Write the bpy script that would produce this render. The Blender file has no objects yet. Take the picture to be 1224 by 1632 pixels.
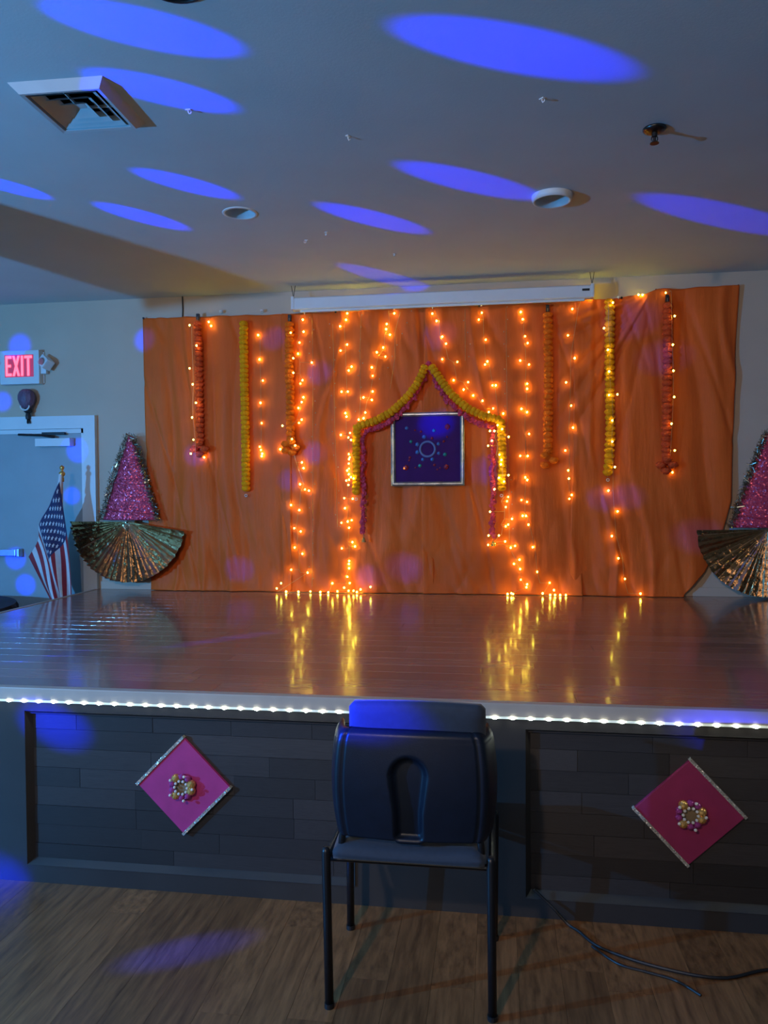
import bpy, bmesh, math, random
import numpy as np
from mathutils import Vector, Matrix

random.seed(7)
SC = bpy.context.scene
COL = SC.collection
R = math.radians

# ---------------------------------------------------------------- camera
RT = Vector((0.98963, 0.14348, -0.0064)); UPV = Vector((0.00268, 0.02615, 0.99965)); FW = Vector((-0.1436, 0.98931, -0.0255))
cam_data = bpy.data.cameras.new('camera')
cam_data.sensor_fit = 'VERTICAL'; cam_data.sensor_height = 24.0
cam_data.lens = 24.0 * 1226.0 / 1632.0
cam_data.clip_start = 0.05; cam_data.clip_end = 100
cam = bpy.data.objects.new('camera', cam_data); COL.objects.link(cam)
cam.matrix_world = Matrix(((RT.x, UPV.x, -FW.x, 0), (RT.y, UPV.y, -FW.y, 0), (RT.z, UPV.z, -FW.z, 1.454), (0, 0, 0, 1)))
SC.camera = cam

# ---------------------------------------------------------------- world, exposure
wd = bpy.data.worlds.new('world'); SC.world = wd; wd.use_nodes = True
wd.node_tree.nodes['Background'].inputs[0].default_value = (0.02, 0.03, 0.05, 1)
wd.node_tree.nodes['Background'].inputs[1].default_value = 0.0
SC.view_settings.view_transform = 'Standard'; SC.view_settings.look = 'None'
SC.view_settings.gamma = 1.0; SC.view_settings.use_curve_mapping = False
SC.view_settings.exposure = 0.0
try:
    SC.cycles.max_bounces = 6; SC.cycles.diffuse_bounces = 4; SC.cycles.glossy_bounces = 4
    SC.cycles.sample_clamp_indirect = 4.0; SC.cycles.caustics_reflective = False; SC.cycles.caustics_refractive = False
    SC.cycles.use_light_tree = True
except Exception:
    pass

# ---------------------------------------------------------------- room measures (metres)
D = 5.466        # back wall
S = 2.622        # stage front
HS = 0.735       # stage height
ZC = 2.913       # ceiling
XL = -2.999      # left end of stage
XR = 4.4         # right wall
XLW = -6.6       # left wall
YB = -6.2        # wall behind the camera

# ---------------------------------------------------------------- party light and added fill lights
LAMP = Vector((-4.23, 0.35, 1.5))     # party light on a stand, left of the frame
def light(name, kind, loc, color, power, **kw):
    d = bpy.data.lights.new(name, kind); d.color = color; d.energy = power
    for k, v in kw.items(): setattr(d, k, v)
    o = bpy.data.objects.new(name, d); COL.objects.link(o); o.location = loc
    return o
light('party_light_glow', 'POINT', LAMP, (0.065, 0.385, 1.0), 680.0, shadow_soft_size=0.02)
# soft warm fill added at the unseen rear end of the hall
o = light('rear_fill_light', 'AREA', (-1.2, -5.6, 1.9), (1.0, 0.88, 0.76), 32.0, shape='RECTANGLE', size=3.0, size_y=1.4)
o.rotation_euler = (R(90), 0, 0)
# unseen warm spot added behind the camera to fill the backdrop
o = light('backdrop_fill_spot', 'SPOT', (-1.09, -1.3, 2.88), (1.0, 0.79, 0.60), 260.0, spot_size=R(72), spot_blend=0.9, shadow_soft_size=0.06)
o.rotation_euler = (R(75), 0, R(-7))
# the blue beams of the party light: (target, cone in degrees, power)
BEAMS = [
    ((-1.095, 2.315, 2.913), 3.4, 1.0), ((-1.199, 2.68, 2.913), 2.9, 1.0), ((-1.443, 3.49, 2.913), 2.4, 1.0), ((-1.84, 3.859, 2.913), 2.4, 1.0),
    ((0.055, 2.609, 2.913), 3.2, 1.2), ((-0.127, 3.666, 2.913), 2.5, 1.1), ((-0.65, 4.082, 2.913), 2.3, 1.1), ((-0.733, 5.207, 2.913), 2.2, 0.7),
    ((1.191, 4.336, 2.913), 2.5, 1.2), ((-2.277, 3.393, 2.913), 2.2, 1.0), ((-1.859, 5.258, 2.913), 1.0, 0.5),
    ((-3.61, 5.436, 2.586), 2.2, 0.8), ((-2.592, 5.436, 2.598), 2.0, 0.8), ((-1.595, 5.436, 2.573), 1.8, 0.8), ((-1.248, 5.436, 2.314), 1.8, 0.7),
    ((-2.178, 5.436, 1.74), 1.9, 0.8), ((-1.478, 5.436, 1.548), 1.8, 0.6), ((-1.29, 5.436, 1.742), 1.8, 0.7), ((-1.86, 5.436, 0.897), 2.1, 0.8),
    ((-0.883, 5.436, 0.846), 1.8, 0.7), ((-0.629, 5.436, 0.916), 2.2, 0.9), ((-0.37, 5.436, 1.936), 2.0, 1.2), ((-0.064, 5.436, 1.602), 1.9, 0.8),
    ((-0.389, 5.436, 2.553), 1.9, 0.8), ((0.93, 5.436, 2.612), 2.3, 1.0), ((1.143, 5.436, 2.351), 2.0, 0.9), ((0.758, 5.436, 1.4), 1.6, 0.9),
    ((0.903, 5.436, 1.412), 1.6, 0.9), ((1.374, 5.436, 1.143), 2.0, 0.8), ((-3.76, 5.436, 2.169), 1.8, 0.8), ((-3.137, 5.436, 1.786), 2.1, 1.0),
    ((-3.194, 5.436, 1.444), 1.6, 0.6), ((-3.669, 5.436, 0.965), 2.0, 1.0), ((-3.589, 5.436, 0.762), 1.9, 1.0), ((-2.795, 5.366, 0.999), 1.6, 1.0),
    ((-1.333, 3.621, 0.735), 1.8, 0.7), ((-1.975, 3.127, 0.735), 1.8, 0.4), ((-1.66, 2.622, 0.600), 3.0, 1.5), ((-1.86, 2.622, 0.024), 2.8, 1.0),
    ((-0.989, 2.288, 0.0), 2.5, 1.2), ((-0.365, 2.1, 0.835), 2.3, 2.2),
]
BEAM_POWER = 5200.0
for (tx, ty, tz), cone, k in BEAMS:
    d = bpy.data.lights.new('party_light_beam', 'SPOT'); d.color = (0.0, 0.006, 1.0); d.energy = BEAM_POWER * k
    d.spot_size = R(cone * (1.0 if tz > 2.9 else 1.12)); d.spot_blend = 0.45 if tz > 2.9 else 1.0; d.shadow_soft_size = 0.012
    o = bpy.data.objects.new('party_light_beam', d); COL.objects.link(o); o.location = LAMP
    o.rotation_euler = (Vector((tx, ty, tz)) - LAMP).to_track_quat('-Z', 'Y').to_euler()

# ---------------------------------------------------------------- helpers
def new_mat(name):
    m = bpy.data.materials.new(name); m.use_nodes = True
    nt = m.node_tree; b = nt.nodes['Principled BSDF']
    return m, nt, b
def mat(name, base, rough=0.5, metal=0.0, var=0.12, scale=8.0, bump=0.0, bscale=60.0, coat=0.0, sheen=0.0, spec=0.5, stretch=None, island=0.0):
    """procedural principled material: base colour varied by noise, optional bump"""
    m, nt, b = new_mat(name); N = nt.nodes; L = nt.links
    tc = N.new('ShaderNodeTexCoord'); mp = N.new('ShaderNodeMapping'); L.new(tc.outputs['Object'], mp.inputs['Vector'])
    if stretch: mp.inputs['Scale'].default_value = stretch
    nz = N.new('ShaderNodeTexNoise'); nz.inputs['Scale'].default_value = scale; nz.inputs['Detail'].default_value = 5
    L.new(mp.outputs[0], nz.inputs['Vector'])
    rp = N.new('ShaderNodeValToRGB')
    lo = [max(0, c * (1 - var)) for c in base[:3]]; hi = [min(1, c * (1 + var)) for c in base[:3]]
    rp.color_ramp.elements[0].position = 0.3; rp.color_ramp.elements[1].position = 0.7
    rp.color_ramp.elements[0].color = (*lo, 1); rp.color_ramp.elements[1].color = (*hi, 1)
    L.new(nz.outputs['Fac'], rp.inputs['Fac'])
    src = rp.outputs['Color']
    if island:
        oi = N.new('ShaderNodeObjectInfo'); mr = N.new('ShaderNodeMapRange')
        mr.inputs['To Min'].default_value = 1 - island; mr.inputs['To Max'].default_value = 1 + island
        L.new(oi.outputs['Random'], mr.inputs['Value'])
        mx = N.new('ShaderNodeMix'); mx.data_type = 'RGBA'; mx.blend_type = 'MULTIPLY'; mx.inputs['Factor'].default_value = 1
        L.new(src, mx.inputs['A']); L.new(mr.outputs[0], mx.inputs['B']); src = mx.outputs['Result']
    L.new(src, b.inputs['Base Color'])
    b.inputs['Roughness'].default_value = rough; b.inputs['Metallic'].default_value = metal
    b.inputs['Specular IOR Level'].default_value = spec
    b.inputs['Coat Weight'].default_value = coat; b.inputs['Coat Roughness'].default_value = 0.095
    b.inputs['Sheen Weight'].default_value = sheen
    if bump:
        n2 = N.new('ShaderNodeTexNoise'); n2.inputs['Scale'].default_value = bscale; n2.inputs['Detail'].default_value = 3
        L.new(mp.outputs[0], n2.inputs['Vector'])
        bp = N.new('ShaderNodeBump'); bp.inputs['Strength'].default_value = bump; bp.inputs['Distance'].default_value = 0.01
        L.new(n2.outputs['Fac'], bp.inputs['Height']); L.new(bp.outputs[0], b.inputs['Normal'])
    return m
def emit(name, color, strength, var=0.0):
    m, nt, b = new_mat(name); N = nt.nodes; L = nt.links
    b.inputs['Base Color'].default_value = (*color, 1); b.inputs['Roughness'].default_value = 0.4
    b.inputs['Emission Color'].default_value = (*color, 1); b.inputs['Emission Strength'].default_value = strength
    if var:
        oi = N.new('ShaderNodeObjectInfo'); mr = N.new('ShaderNodeMapRange')
        mr.inputs['To Min'].default_value = strength * (1 - var); mr.inputs['To Max'].default_value = strength * (1 + var)
        L.new(oi.outputs['Random'], mr.inputs['Value']); L.new(mr.outputs[0], b.inputs['Emission Strength'])
    return m
def wood(name, c0, c1, rough, stretch, var=0.3, coat=0.0, spec=0.5):
    """plank wood: grain stretched along the plank, each plank its own tone"""
    m, nt, b = new_mat(name); N = nt.nodes; L = nt.links
    tc = N.new('ShaderNodeTexCoord'); oi = N.new('ShaderNodeObjectInfo')
    ml = N.new('ShaderNodeMath'); ml.operation = 'MULTIPLY'; ml.inputs[1].default_value = 37.0; L.new(oi.outputs['Random'], ml.inputs[0])
    mp = N.new('ShaderNodeMapping'); mp.inputs['Scale'].default_value = stretch
    L.new(tc.outputs['Object'], mp.inputs['Vector'])
    cb = N.new('ShaderNodeCombineXYZ'); L.new(ml.outputs[0], cb.inputs['X']); L.new(ml.outputs[0], cb.inputs['Y']); L.new(cb.outputs[0], mp.inputs['Location'])
    nz = N.new('ShaderNodeTexNoise'); nz.inputs['Scale'].default_value = 4.0; nz.inputs['Detail'].default_value = 7; nz.inputs['Roughness'].default_value = 0.65
    L.new(mp.outputs[0], nz.inputs['Vector'])
    rp = N.new('ShaderNodeValToRGB'); rp.color_ramp.elements[0].position = 0.3; rp.color_ramp.elements[1].position = 0.72
    rp.color_ramp.elements[0].color = (*c0, 1); rp.color_ramp.elements[1].color = (*c1, 1); L.new(nz.outputs['Fac'], rp.inputs['Fac'])
    mr = N.new('ShaderNodeMapRange'); mr.inputs['To Min'].default_value = 1 - var; mr.inputs['To Max'].default_value = 1 + var; L.new(oi.outputs['Random'], mr.inputs['Value'])
    mx = N.new('ShaderNodeMix'); mx.data_type = 'RGBA'; mx.blend_type = 'MULTIPLY'; mx.inputs['Factor'].default_value = 1
    L.new(rp.outputs['Color'], mx.inputs['A']); L.new(mr.outputs[0], mx.inputs['B']); L.new(mx.outputs['Result'], b.inputs['Base Color'])
    rr = N.new('ShaderNodeMapRange'); rr.inputs['To Min'].default_value = rough * 0.85; rr.inputs['To Max'].default_value = rough * 1.2
    L.new(nz.outputs['Fac'], rr.inputs['Value']); L.new(rr.outputs[0], b.inputs['Roughness'])
    b.inputs['Specular IOR Level'].default_value = spec; b.inputs['Coat Weight'].default_value = coat; b.inputs['Coat Roughness'].default_value = 0.09
    bp = N.new('ShaderNodeBump'); bp.inputs['Strength'].default_value = 0.05; bp.inputs['Distance'].default_value = 0.004
    L.new(nz.outputs['Fac'], bp.inputs['Height']); L.new(bp.outputs[0], b.inputs['Normal'])
    return m

def obj(name, data, m=None, parent=None, loc=None):
    """link mesh data (or a bmesh) as one object"""
    if isinstance(data, bmesh.types.BMesh):
        me = bpy.data.meshes.new(name); data.to_mesh(me); data.free()
    else: me = data
    if m is not None:
        for x in (m if isinstance(m, (list, tuple)) else [m]):
            if me.materials.find(x.name) < 0: me.materials.append(x)
    o = bpy.data.objects.new(name, me); COL.objects.link(o)
    if parent is not None: o.parent = parent
    if loc is not None: o.location = loc
    return o
def thing(name, label, cat, loc=(0, 0, 0), group=None, rotz=0.0):
    o = bpy.data.objects.new(name, None); COL.objects.link(o); o.location = loc; o.rotation_euler = (0, 0, rotz)
    o.empty_display_size = 0.05
    return tag(o, label, cat, group)
def tag(o, label, cat, group=None):
    o['label'] = label; o['category'] = cat
    if group: o['group'] = group
    return o
def part(name, parent, label=None):
    """a grouping part: an Empty child"""
    o = bpy.data.objects.new(name, None); COL.objects.link(o); o.parent = parent; o.empty_display_size = 0.03
    if label: o['label'] = label
    return o
def struct(o): o['kind'] = 'structure'; return o
def stuff(o): o['kind'] = 'stuff'; return o
def box(bm, x0, x1, y0, y1, z0, z1, bev=0.0):
    vs = [bm.verts.new(p) for p in ((x0, y0, z0), (x1, y0, z0), (x1, y1, z0), (x0, y1, z0), (x0, y0, z1), (x1, y0, z1), (x1, y1, z1), (x0, y1, z1))]
    fs = [bm.faces.new([vs[i] for i in q]) for q in ((0, 3, 2, 1), (4, 5, 6, 7), (0, 1, 5, 4), (1, 2, 6, 5), (2, 3, 7, 6), (3, 0, 4, 7))]
    if bev:
        es = list({e for f in fs for e in f.edges})
        bmesh.ops.bevel(bm, geom=es, offset=bev, segments=2, profile=0.7, affect='EDGES')
    return vs
def boxm(x0, x1, y0, y1, z0, z1, bev=0.0):
    bm = bmesh.new(); box(bm, x0, x1, y0, y1, z0, z1, bev); return bm
def tube(bm, pts, r, seg=8, caps=True):
    """tube along a polyline; r a number or a list"""
    pts = [Vector(p) for p in pts]; n = len(pts); rings = []
    prev = None
    for i, p in enumerate(pts):
        t = (pts[min(i + 1, n - 1)] - pts[max(i - 1, 0)]).normalized()
        ref = Vector((0, 0, 1)) if abs(t.z) < 0.9 else Vector((1, 0, 0))
        a = t.cross(ref).normalized() if prev is None else (prev - t * prev.dot(t)).normalized()
        prev = a; b = t.cross(a)
        rr = r[i] if isinstance(r, (list, tuple)) else r
        rings.append([bm.verts.new(p + (a * math.cos(2 * math.pi * k / seg) + b * math.sin(2 * math.pi * k / seg)) * rr) for k in range(seg)])
    for i in range(n - 1):
        for k in range(seg):
            bm.faces.new((rings[i][k], rings[i][(k + 1) % seg], rings[i + 1][(k + 1) % seg], rings[i + 1][k]))
    if caps:
        bm.faces.new(rings[0][::-1]); bm.faces.new(rings[-1])
    return bm
def lathe(bm, prof, seg=24, axis='Z', c=(0, 0, 0), a0=0.0, a1=2 * math.pi):
    """revolve (radius, height) pairs"""
    full = abs(a1 - a0 - 2 * math.pi) < 1e-6; n = seg if full else seg + 1; cols = []
    for k in range(n):
        a = a0 + (a1 - a0) * k / seg; col = []
        for r, h in prof:
            x, y, z = r * math.cos(a), r * math.sin(a), h
            if axis == 'Y': x, y, z = r * math.cos(a), h, r * math.sin(a)
            col.append(bm.verts.new((c[0] + x, c[1] + y, c[2] + z)))
        cols.append(col)
    for k in range(seg):
        A, B = cols[k], cols[(k + 1) % n]
        for i in range(len(prof) - 1):
            bm.faces.new((A[i], B[i], B[i + 1], A[i + 1]))
    bmesh.ops.remove_doubles(bm, verts=bm.verts, dist=1e-5)
    return bm
def smooth(o, on=True):
    for p in o.data.polygons: p.use_smooth = on
    return o
def ico(r, sub, jit=0.0, sq=(1, 1, 1), seed=0):
    rnd = random.Random(seed); bm = bmesh.new(); bmesh.ops.create_icosphere(bm, subdivisions=sub, radius=r)
    for v in bm.verts:
        k = 1 + rnd.uniform(-jit, jit); v.co = Vector((v.co.x * sq[0] * k, v.co.y * sq[1] * k, v.co.z * sq[2] * k))
    return bm
def mesh_of(name, bm, m=None):
    me = bpy.data.meshes.new(name); bm.to_mesh(me); bm.free()
    if m: me.materials.append(m)
    return me
def resample(pts, step):
    """points every STEP along a polyline of (x, z)"""
    P = [Vector((x, z)) for x, z in pts]; out = [P[0].copy()]; left = step
    for a, b in zip(P, P[1:]):
        seg = (b - a).length; pos = 0.0
        while seg - pos >= left:
            pos += left; out.append(a + (b - a) * (pos / seg)); left = step
        left -= seg - pos
    return out

# ---------------------------------------------------------------- materials
M = {}
M['ceiling'] = mat('ceiling_paint', (0.62, 0.62, 0.60), 0.85, var=0.03, scale=3, bump=0.06, bscale=120)
M['wall'] = mat('wall_paint', (0.58, 0.44, 0.32), 0.8, var=0.04, scale=2.5, bump=0.05, bscale=150)
M['dark_wall'] = mat('hall_wall_paint', (0.40, 0.37, 0.32), 0.85, var=0.05, scale=2)
M['white'] = mat('white_paint', (0.72, 0.72, 0.70), 0.45, var=0.03, scale=6)
M['door'] = mat('door_paint', (0.34, 0.36, 0.36), 0.5, var=0.05, scale=4)
M['metal'] = mat('brushed_metal', (0.55, 0.56, 0.58), 0.35, 1.0, var=0.08, scale=20)
M['dark_metal'] = mat('dark_metal', (0.02, 0.02, 0.022), 0.4, 0.3, var=0.2, scale=30)
M['chrome'] = mat('chrome', (0.10, 0.09, 0.085), 0.3, 1.0, var=0.05)
M['black'] = mat('black_plastic', (0.012, 0.012, 0.014), 0.45, var=0.2, scale=20)
M['void'] = mat('duct_black', (0.006, 0.006, 0.007), 0.9, var=0.1)
M['deck'] = wood('stage_laminate', (0.22, 0.112, 0.084), (0.36, 0.188, 0.142), 0.22, (1.2, 14, 14), 0.18, coat=0.5, spec=0.6)
M['floor'] = wood('floor_laminate', (0.10, 0.040, 0.015), (0.32, 0.135, 0.050), 0.36, (12, 1.0, 12), 0.22)
M['panel'] = wood('dark_panel_board', (0.022, 0.017, 0.016), (0.044, 0.036, 0.033), 0.5, (2, 14, 14), 0.35)
M['frame'] = mat('stage_frame_paint', (0.036, 0.031, 0.029), 0.40, var=0.1, scale=6)
M['nosing'] = mat('grey_vinyl_nosing', (0.44, 0.36, 0.29), 0.45, var=0.05, scale=10)
M['bulb'] = emit('warm_bulb', (1.0, 0.84, 0.07), 38.0, 0.5)
M['bulb_off'] = mat('unlit_bulb', (0.5, 0.42, 0.30), 0.2, var=0.1)
M['wire'] = mat('copper_wire', (0.62, 0.34, 0.16), 0.3, 0.6, var=0.15, scale=40)
M['led'] = emit('white_led', (0.86, 0.96, 0.80), 42.0)
M['led_tape'] = emit('led_tape_silicone', (0.72, 0.78, 0.68), 0.40)
M['navy'] = mat('navy_vinyl', (0.005, 0.009, 0.020), 0.40, spec=.35, var=0.12, scale=30, bump=0.05, bscale=300)
M['navy_fabric'] = mat('navy_fabric', (0.016, 0.024, 0.042), 0.75, var=0.12, scale=60, bump=0.15, bscale=500, sheen=0.2)
M['leg'] = mat('black_powder_coat', (0.010, 0.010, 0.013), 0.35, 0.2, var=0.15, scale=40)
M['yellow'] = mat('yellow_marigold', (1.0, 0.36, 0.008), 0.85, spec=.08, var=0.2, scale=60, bump=0.4, bscale=220, island=0.12)
M['orange'] = mat('orange_marigold', (1.0, 0.17, 0.012), 0.85, spec=.08, var=0.2, scale=60, bump=0.4, bscale=220, island=0.12)
M['red'] = mat('red_orange_marigold', (0.66, 0.085, 0.022), 0.85, spec=.08, var=0.2, scale=60, bump=0.4, bscale=220, island=0.15)
M['pink'] = mat('pink_petal', (0.62, 0.06, 0.10), 0.75, spec=.12, var=0.25, scale=60, bump=0.3, bscale=220, island=0.2)
M['gold'] = mat('gold_foil', (0.68, 0.46, 0.28), 0.10, 1.0, var=0.12, scale=14, bump=0.7, bscale=18)
M['gold_bead'] = mat('gold_bead', (0.75, 0.42, 0.12), 0.22, 0.7, var=0.15, scale=30)
M['tinsel'] = mat('silver_gold_tinsel', (0.42, 0.42, 0.32), 0.22, 1.0, var=0.3, scale=50)
M['purple_board'] = mat('magenta_card', (0.44, 0.030, 0.165), 0.6, var=0.08, scale=20, bump=0.04, bscale=200)
M['crimson_board'] = mat('crimson_card', (0.30, 0.02, 0.085), 0.55, var=0.08, scale=20, bump=0.04, bscale=200)
M['purple_bead'] = mat('purple_bead', (0.35, 0.05, 0.22), 0.15, 0.2, var=0.2, scale=30)
M['pearl'] = mat('pearl_bead', (0.75, 0.70, 0.62), 0.12, 0.1, var=0.05)
M['kraft'] = mat('tan_disc', (0.22, 0.15, 0.08), 0.7, var=0.15, scale=30)
M['cloth_blue'] = mat('dark_tablecloth', (0.015, 0.018, 0.035), 0.8, var=0.1, scale=20)
M['clear'] = mat('clear_hook_plastic', (0.75, 0.75, 0.72), 0.15, var=0.05)

# ---------------------------------------------------------------- measured positions on the backdrop (x, z in metres)
S1 = [(-2.182, 2.669), (-2.131, 2.521), (-2.186, 2.359), (-2.164, 2.243), (-2.141, 2.11), (-2.172, 2.005), (-2.164, 1.844), (-2.185, 1.743), (-2.113, 1.719)]
S2 = [(-1.703, 2.602), (-1.695, 2.426), (-1.669, 2.271), (-1.685, 2.109), (-1.681, 1.963), (-1.693, 1.791), (-1.688, 1.768), (-1.679, 1.741), (-1.684, 1.723)]
S3 = [(-1.362, 2.693), (-1.358, 2.608), (-1.432, 2.588), (-1.391, 2.533), (-1.406, 2.457), (-1.415, 2.408), (-1.3, 2.387), (-1.416, 2.305), (-1.371, 2.263), (-1.389, 2.241), (-1.367, 2.142), (-1.377, 2.106), (-1.405, 2.066), (-1.378, 1.98), (-1.401, 1.958), (-1.499, 1.933), (-1.43, 1.837), (-1.528, 1.807), (-1.407, 1.791), (-1.543, 1.771), (-1.381, 1.674), (-1.372, 1.633), (-1.396, 1.516), (-1.364, 1.479), (-1.332, 1.47), (-1.463, 1.367), (-1.403, 1.33), (-1.441, 1.199), (-1.395, 1.176), (-1.442, 1.058), (-1.387, 1.013), (-1.467, 0.898), (-1.346, 0.877)]
S4 = [(-1.041, 2.729), (-1.051, 2.685), (-1.092, 2.638), (-1.043, 2.508), (-1.089, 2.465), (-1.013, 2.351), (-1.035, 2.325), (-1.087, 2.175), (-1.041, 2.174), (-1.061, 2.023), (-1.052, 1.996), (-1.025, 1.879), (-1.094, 1.867), (-1.016, 1.839), (-0.998, 1.821), (-1.035, 1.728), (-1.027, 1.705), (-1.013, 1.687), (-1.036, 1.661), (-1.036, 1.625), (-1.05, 1.612), (-1.037, 1.585), (-1.0, 1.562), (-0.982, 1.553), (-1.014, 1.544), (-1.055, 1.54), (-1.019, 1.508), (-1.07, 1.414), (-1.006, 1.41), (-1.066, 1.343), (-1.016, 1.257), (-1.044, 1.248), (-1.09, 1.239), (-1.035, 1.203), (-1.013, 1.1), (-0.995, 1.069), (-1.091, 1.055), (-1.037, 0.965), (-1.042, 0.942), (-1.042, 0.911), (-1.051, 0.852), (-1.033, 0.807), (-1.157, 0.806)]
S5 = [(-0.704, 2.716), (-0.758, 2.643), (-0.763, 2.608), (-0.736, 2.568), (-0.786, 2.481), (-0.827, 2.443), (-0.769, 2.415), (-0.863, 2.338), (-0.859, 2.28), (-0.86, 2.169), (-0.924, 2.127), (-0.865, 2.108), (-0.911, 2.02), (-0.925, 1.98), (-0.961, 1.972)]
S6 = [(-0.434, 2.701), (-0.404, 2.647), (-0.365, 2.537), (-0.339, 2.488), (-0.366, 2.38), (-0.261, 2.359), (-0.288, 2.234), (-0.187, 2.218), (-0.218, 2.166), (-0.153, 2.126), (-0.088, 2.085), (-0.015, 2.031), (-0.045, 2.006)]
S7 = [(-0.091, 2.696), (-0.112, 2.649), (-0.065, 2.509), (-0.053, 2.357), (-0.07, 2.336), (-0.019, 2.192), (0.003, 2.191), (0.054, 1.995), (0.015, 1.905), (0.045, 1.878), (-0.007, 1.866), (-0.037, 1.867), (0.088, 1.825), (-0.024, 1.801), (-0.05, 1.767), (0.027, 1.705), (0.04, 1.67), (0.036, 1.639), (0.087, 1.565), (0.023, 1.548), (0.057, 1.522), (-0.008, 1.47), (0.087, 1.417), (0.078, 1.387), (0.07, 1.347), (-0.038, 1.317), (0.112, 1.265), (0.086, 1.225), (0.069, 1.212), (-0.048, 1.155), (0.022, 1.155), (0.065, 1.108), (-0.009, 1.09), (-0.052, 1.085), (0.133, 1.077), (0.103, 1.064), (0.163, 0.981), (0.125, 0.951), (0.167, 0.916), (0.172, 0.842), (0.214, 0.812), (0.21, 0.79)]
S8 = [(0.175, 2.69), (0.188, 2.638), (0.204, 2.521), (0.221, 2.473), (0.17, 2.355), (0.23, 2.327), (0.217, 2.194), (0.217, 2.16), (0.178, 2.023), (0.216, 2.0), (0.229, 1.849), (0.169, 1.699), (0.22, 1.698), (0.203, 1.551), (0.216, 1.533), (0.177, 1.395), (0.215, 1.382), (0.185, 1.286), (0.207, 1.286), (0.224, 1.225), (0.253, 1.069), (0.283, 0.899), (0.368, 0.822)]
S9 = [(0.52, 2.693), (0.491, 2.515), (0.533, 2.356), (0.478, 2.196), (0.512, 2.037), (0.524, 1.887), (0.474, 1.733), (0.491, 1.596), (0.495, 1.54), (0.516, 1.428), (0.499, 1.402)]
S10 = [(0.777, 2.708), (0.72, 2.541), (0.745, 2.396), (0.753, 2.252), (0.753, 2.095), (0.807, 2.098), (0.774, 1.925), (0.774, 1.784), (0.791, 1.614), (0.758, 1.456), (0.82, 1.315), (0.779, 1.148), (0.821, 0.998), (0.866, 0.857), (0.965, 0.76)]
S11 = [(1.127, 2.773), (1.172, 2.604), (1.161, 2.416), (1.165, 2.245), (1.17, 2.072), (1.154, 1.896), (1.175, 1.719), (1.135, 1.597), (1.135, 1.576), (1.175, 1.576)]
EX = [(-2.053, 2.678), (0.953, 2.768)]
S3f = [(-1.531, 0.804), (-1.559, 0.768), (-1.49, 0.746), (-1.314, 0.748), (-1.402, 0.743), (-1.241, 0.745)]
S4f = [(-1.181, 0.745), (-1.118, 0.751), (-1.068, 0.778), (-1.036, 0.756), (-1.0, 0.757), (-0.977, 0.748), (-0.95, 0.766), (-0.878, 0.785)]
S8f = [(0.08, 0.748), (0.106, 0.753), (0.118, 0.749), (0.317, 0.755), (0.393, 0.778), (0.368, 0.743), (0.401, 0.744), (0.435, 0.744), (0.473, 0.744)]
U1 = [(-1.295, 2.706), (-1.302, 2.424), (-1.291, 2.11), (-1.285, 1.75), (-1.307, 1.388), (-1.314, 1.117), (-1.317, 0.776)]
U2 = [(-1.153, 2.656), (-1.143, 2.285), (-1.141, 1.927), (-1.125, 1.658), (-1.122, 1.388), (-1.115, 1.207)]
U3 = [(-0.917, 2.709), (-0.937, 2.457), (-0.962, 2.102), (-0.976, 1.978)]
U4 = [(-0.594, 2.723), (-0.653, 2.58), (-0.734, 2.406), (-0.821, 2.188)]
U5 = [(0.069, 2.726), (0.076, 2.424), (0.08, 2.078), (0.079, 1.818), (0.092, 1.556), (0.108, 1.12)]
U6 = [(-0.256, 2.722), (-0.204, 2.564), (-0.161, 2.367)]
G_red_left = [(-2.149, 2.693), (-2.142, 2.493), (-2.141, 2.219), (-2.14, 1.944), (-2.142, 1.77)]
G_yellow_left = [(-1.802, 2.68), (-1.802, 2.301), (-1.797, 1.847), (-1.797, 1.478)]
G_orange_left = [(-1.461, 2.659), (-1.464, 2.381), (-1.462, 2.111), (-1.46, 1.841), (-1.461, 1.787)]
G_orange_right = [(0.356, 2.655), (0.36, 2.24), (0.355, 1.812), (0.355, 1.691)]
G_yellow_right = [(0.763, 2.727), (0.764, 2.398), (0.764, 2.06), (0.769, 1.805), (0.756, 1.635), (0.752, 1.55)]
G_red_right = [(1.138, 2.687), (1.139, 2.386), (1.135, 2.051), (1.132, 1.799), (1.133, 1.639)]
A_yel_left = [(-0.484, 2.316), (-0.533, 2.213), (-0.609, 2.114), (-0.721, 2.015), (-0.833, 1.955), (-0.964, 1.918), (-0.969, 1.833), (-0.971, 1.655), (-0.972, 1.441)]
A_yel_right = [(-0.431, 2.315), (-0.374, 2.226), (-0.292, 2.119), (-0.192, 2.03), (-0.084, 1.975), (0.011, 1.952), (0.041, 1.925), (0.045, 1.773), (0.044, 1.6), (0.04, 1.478)]
A_pink_left = [(-0.457, 2.342), (-0.493, 2.238), (-0.564, 2.117), (-0.654, 2.004), (-0.766, 1.927), (-0.901, 1.885), (-0.924, 1.832), (-0.926, 1.61), (-0.927, 1.387), (-0.924, 1.155)]
A_pink_right = [(-0.457, 2.342), (-0.401, 2.209), (-0.323, 2.085), (-0.223, 1.987), (-0.106, 1.919), (-0.015, 1.896), (-0.02, 1.731), (-0.021, 1.514), (-0.021, 1.296), (-0.017, 1.13)]
HOOKS = [(-1.985, 2.78), (-1.676, 2.773), (-1.353, 2.746), (-1.049, 2.774), (-0.709, 2.756), (-0.433, 2.745), (-0.095, 2.753), (0.189, 2.759), (0.524, 2.758), (0.828, 2.762)]

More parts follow.
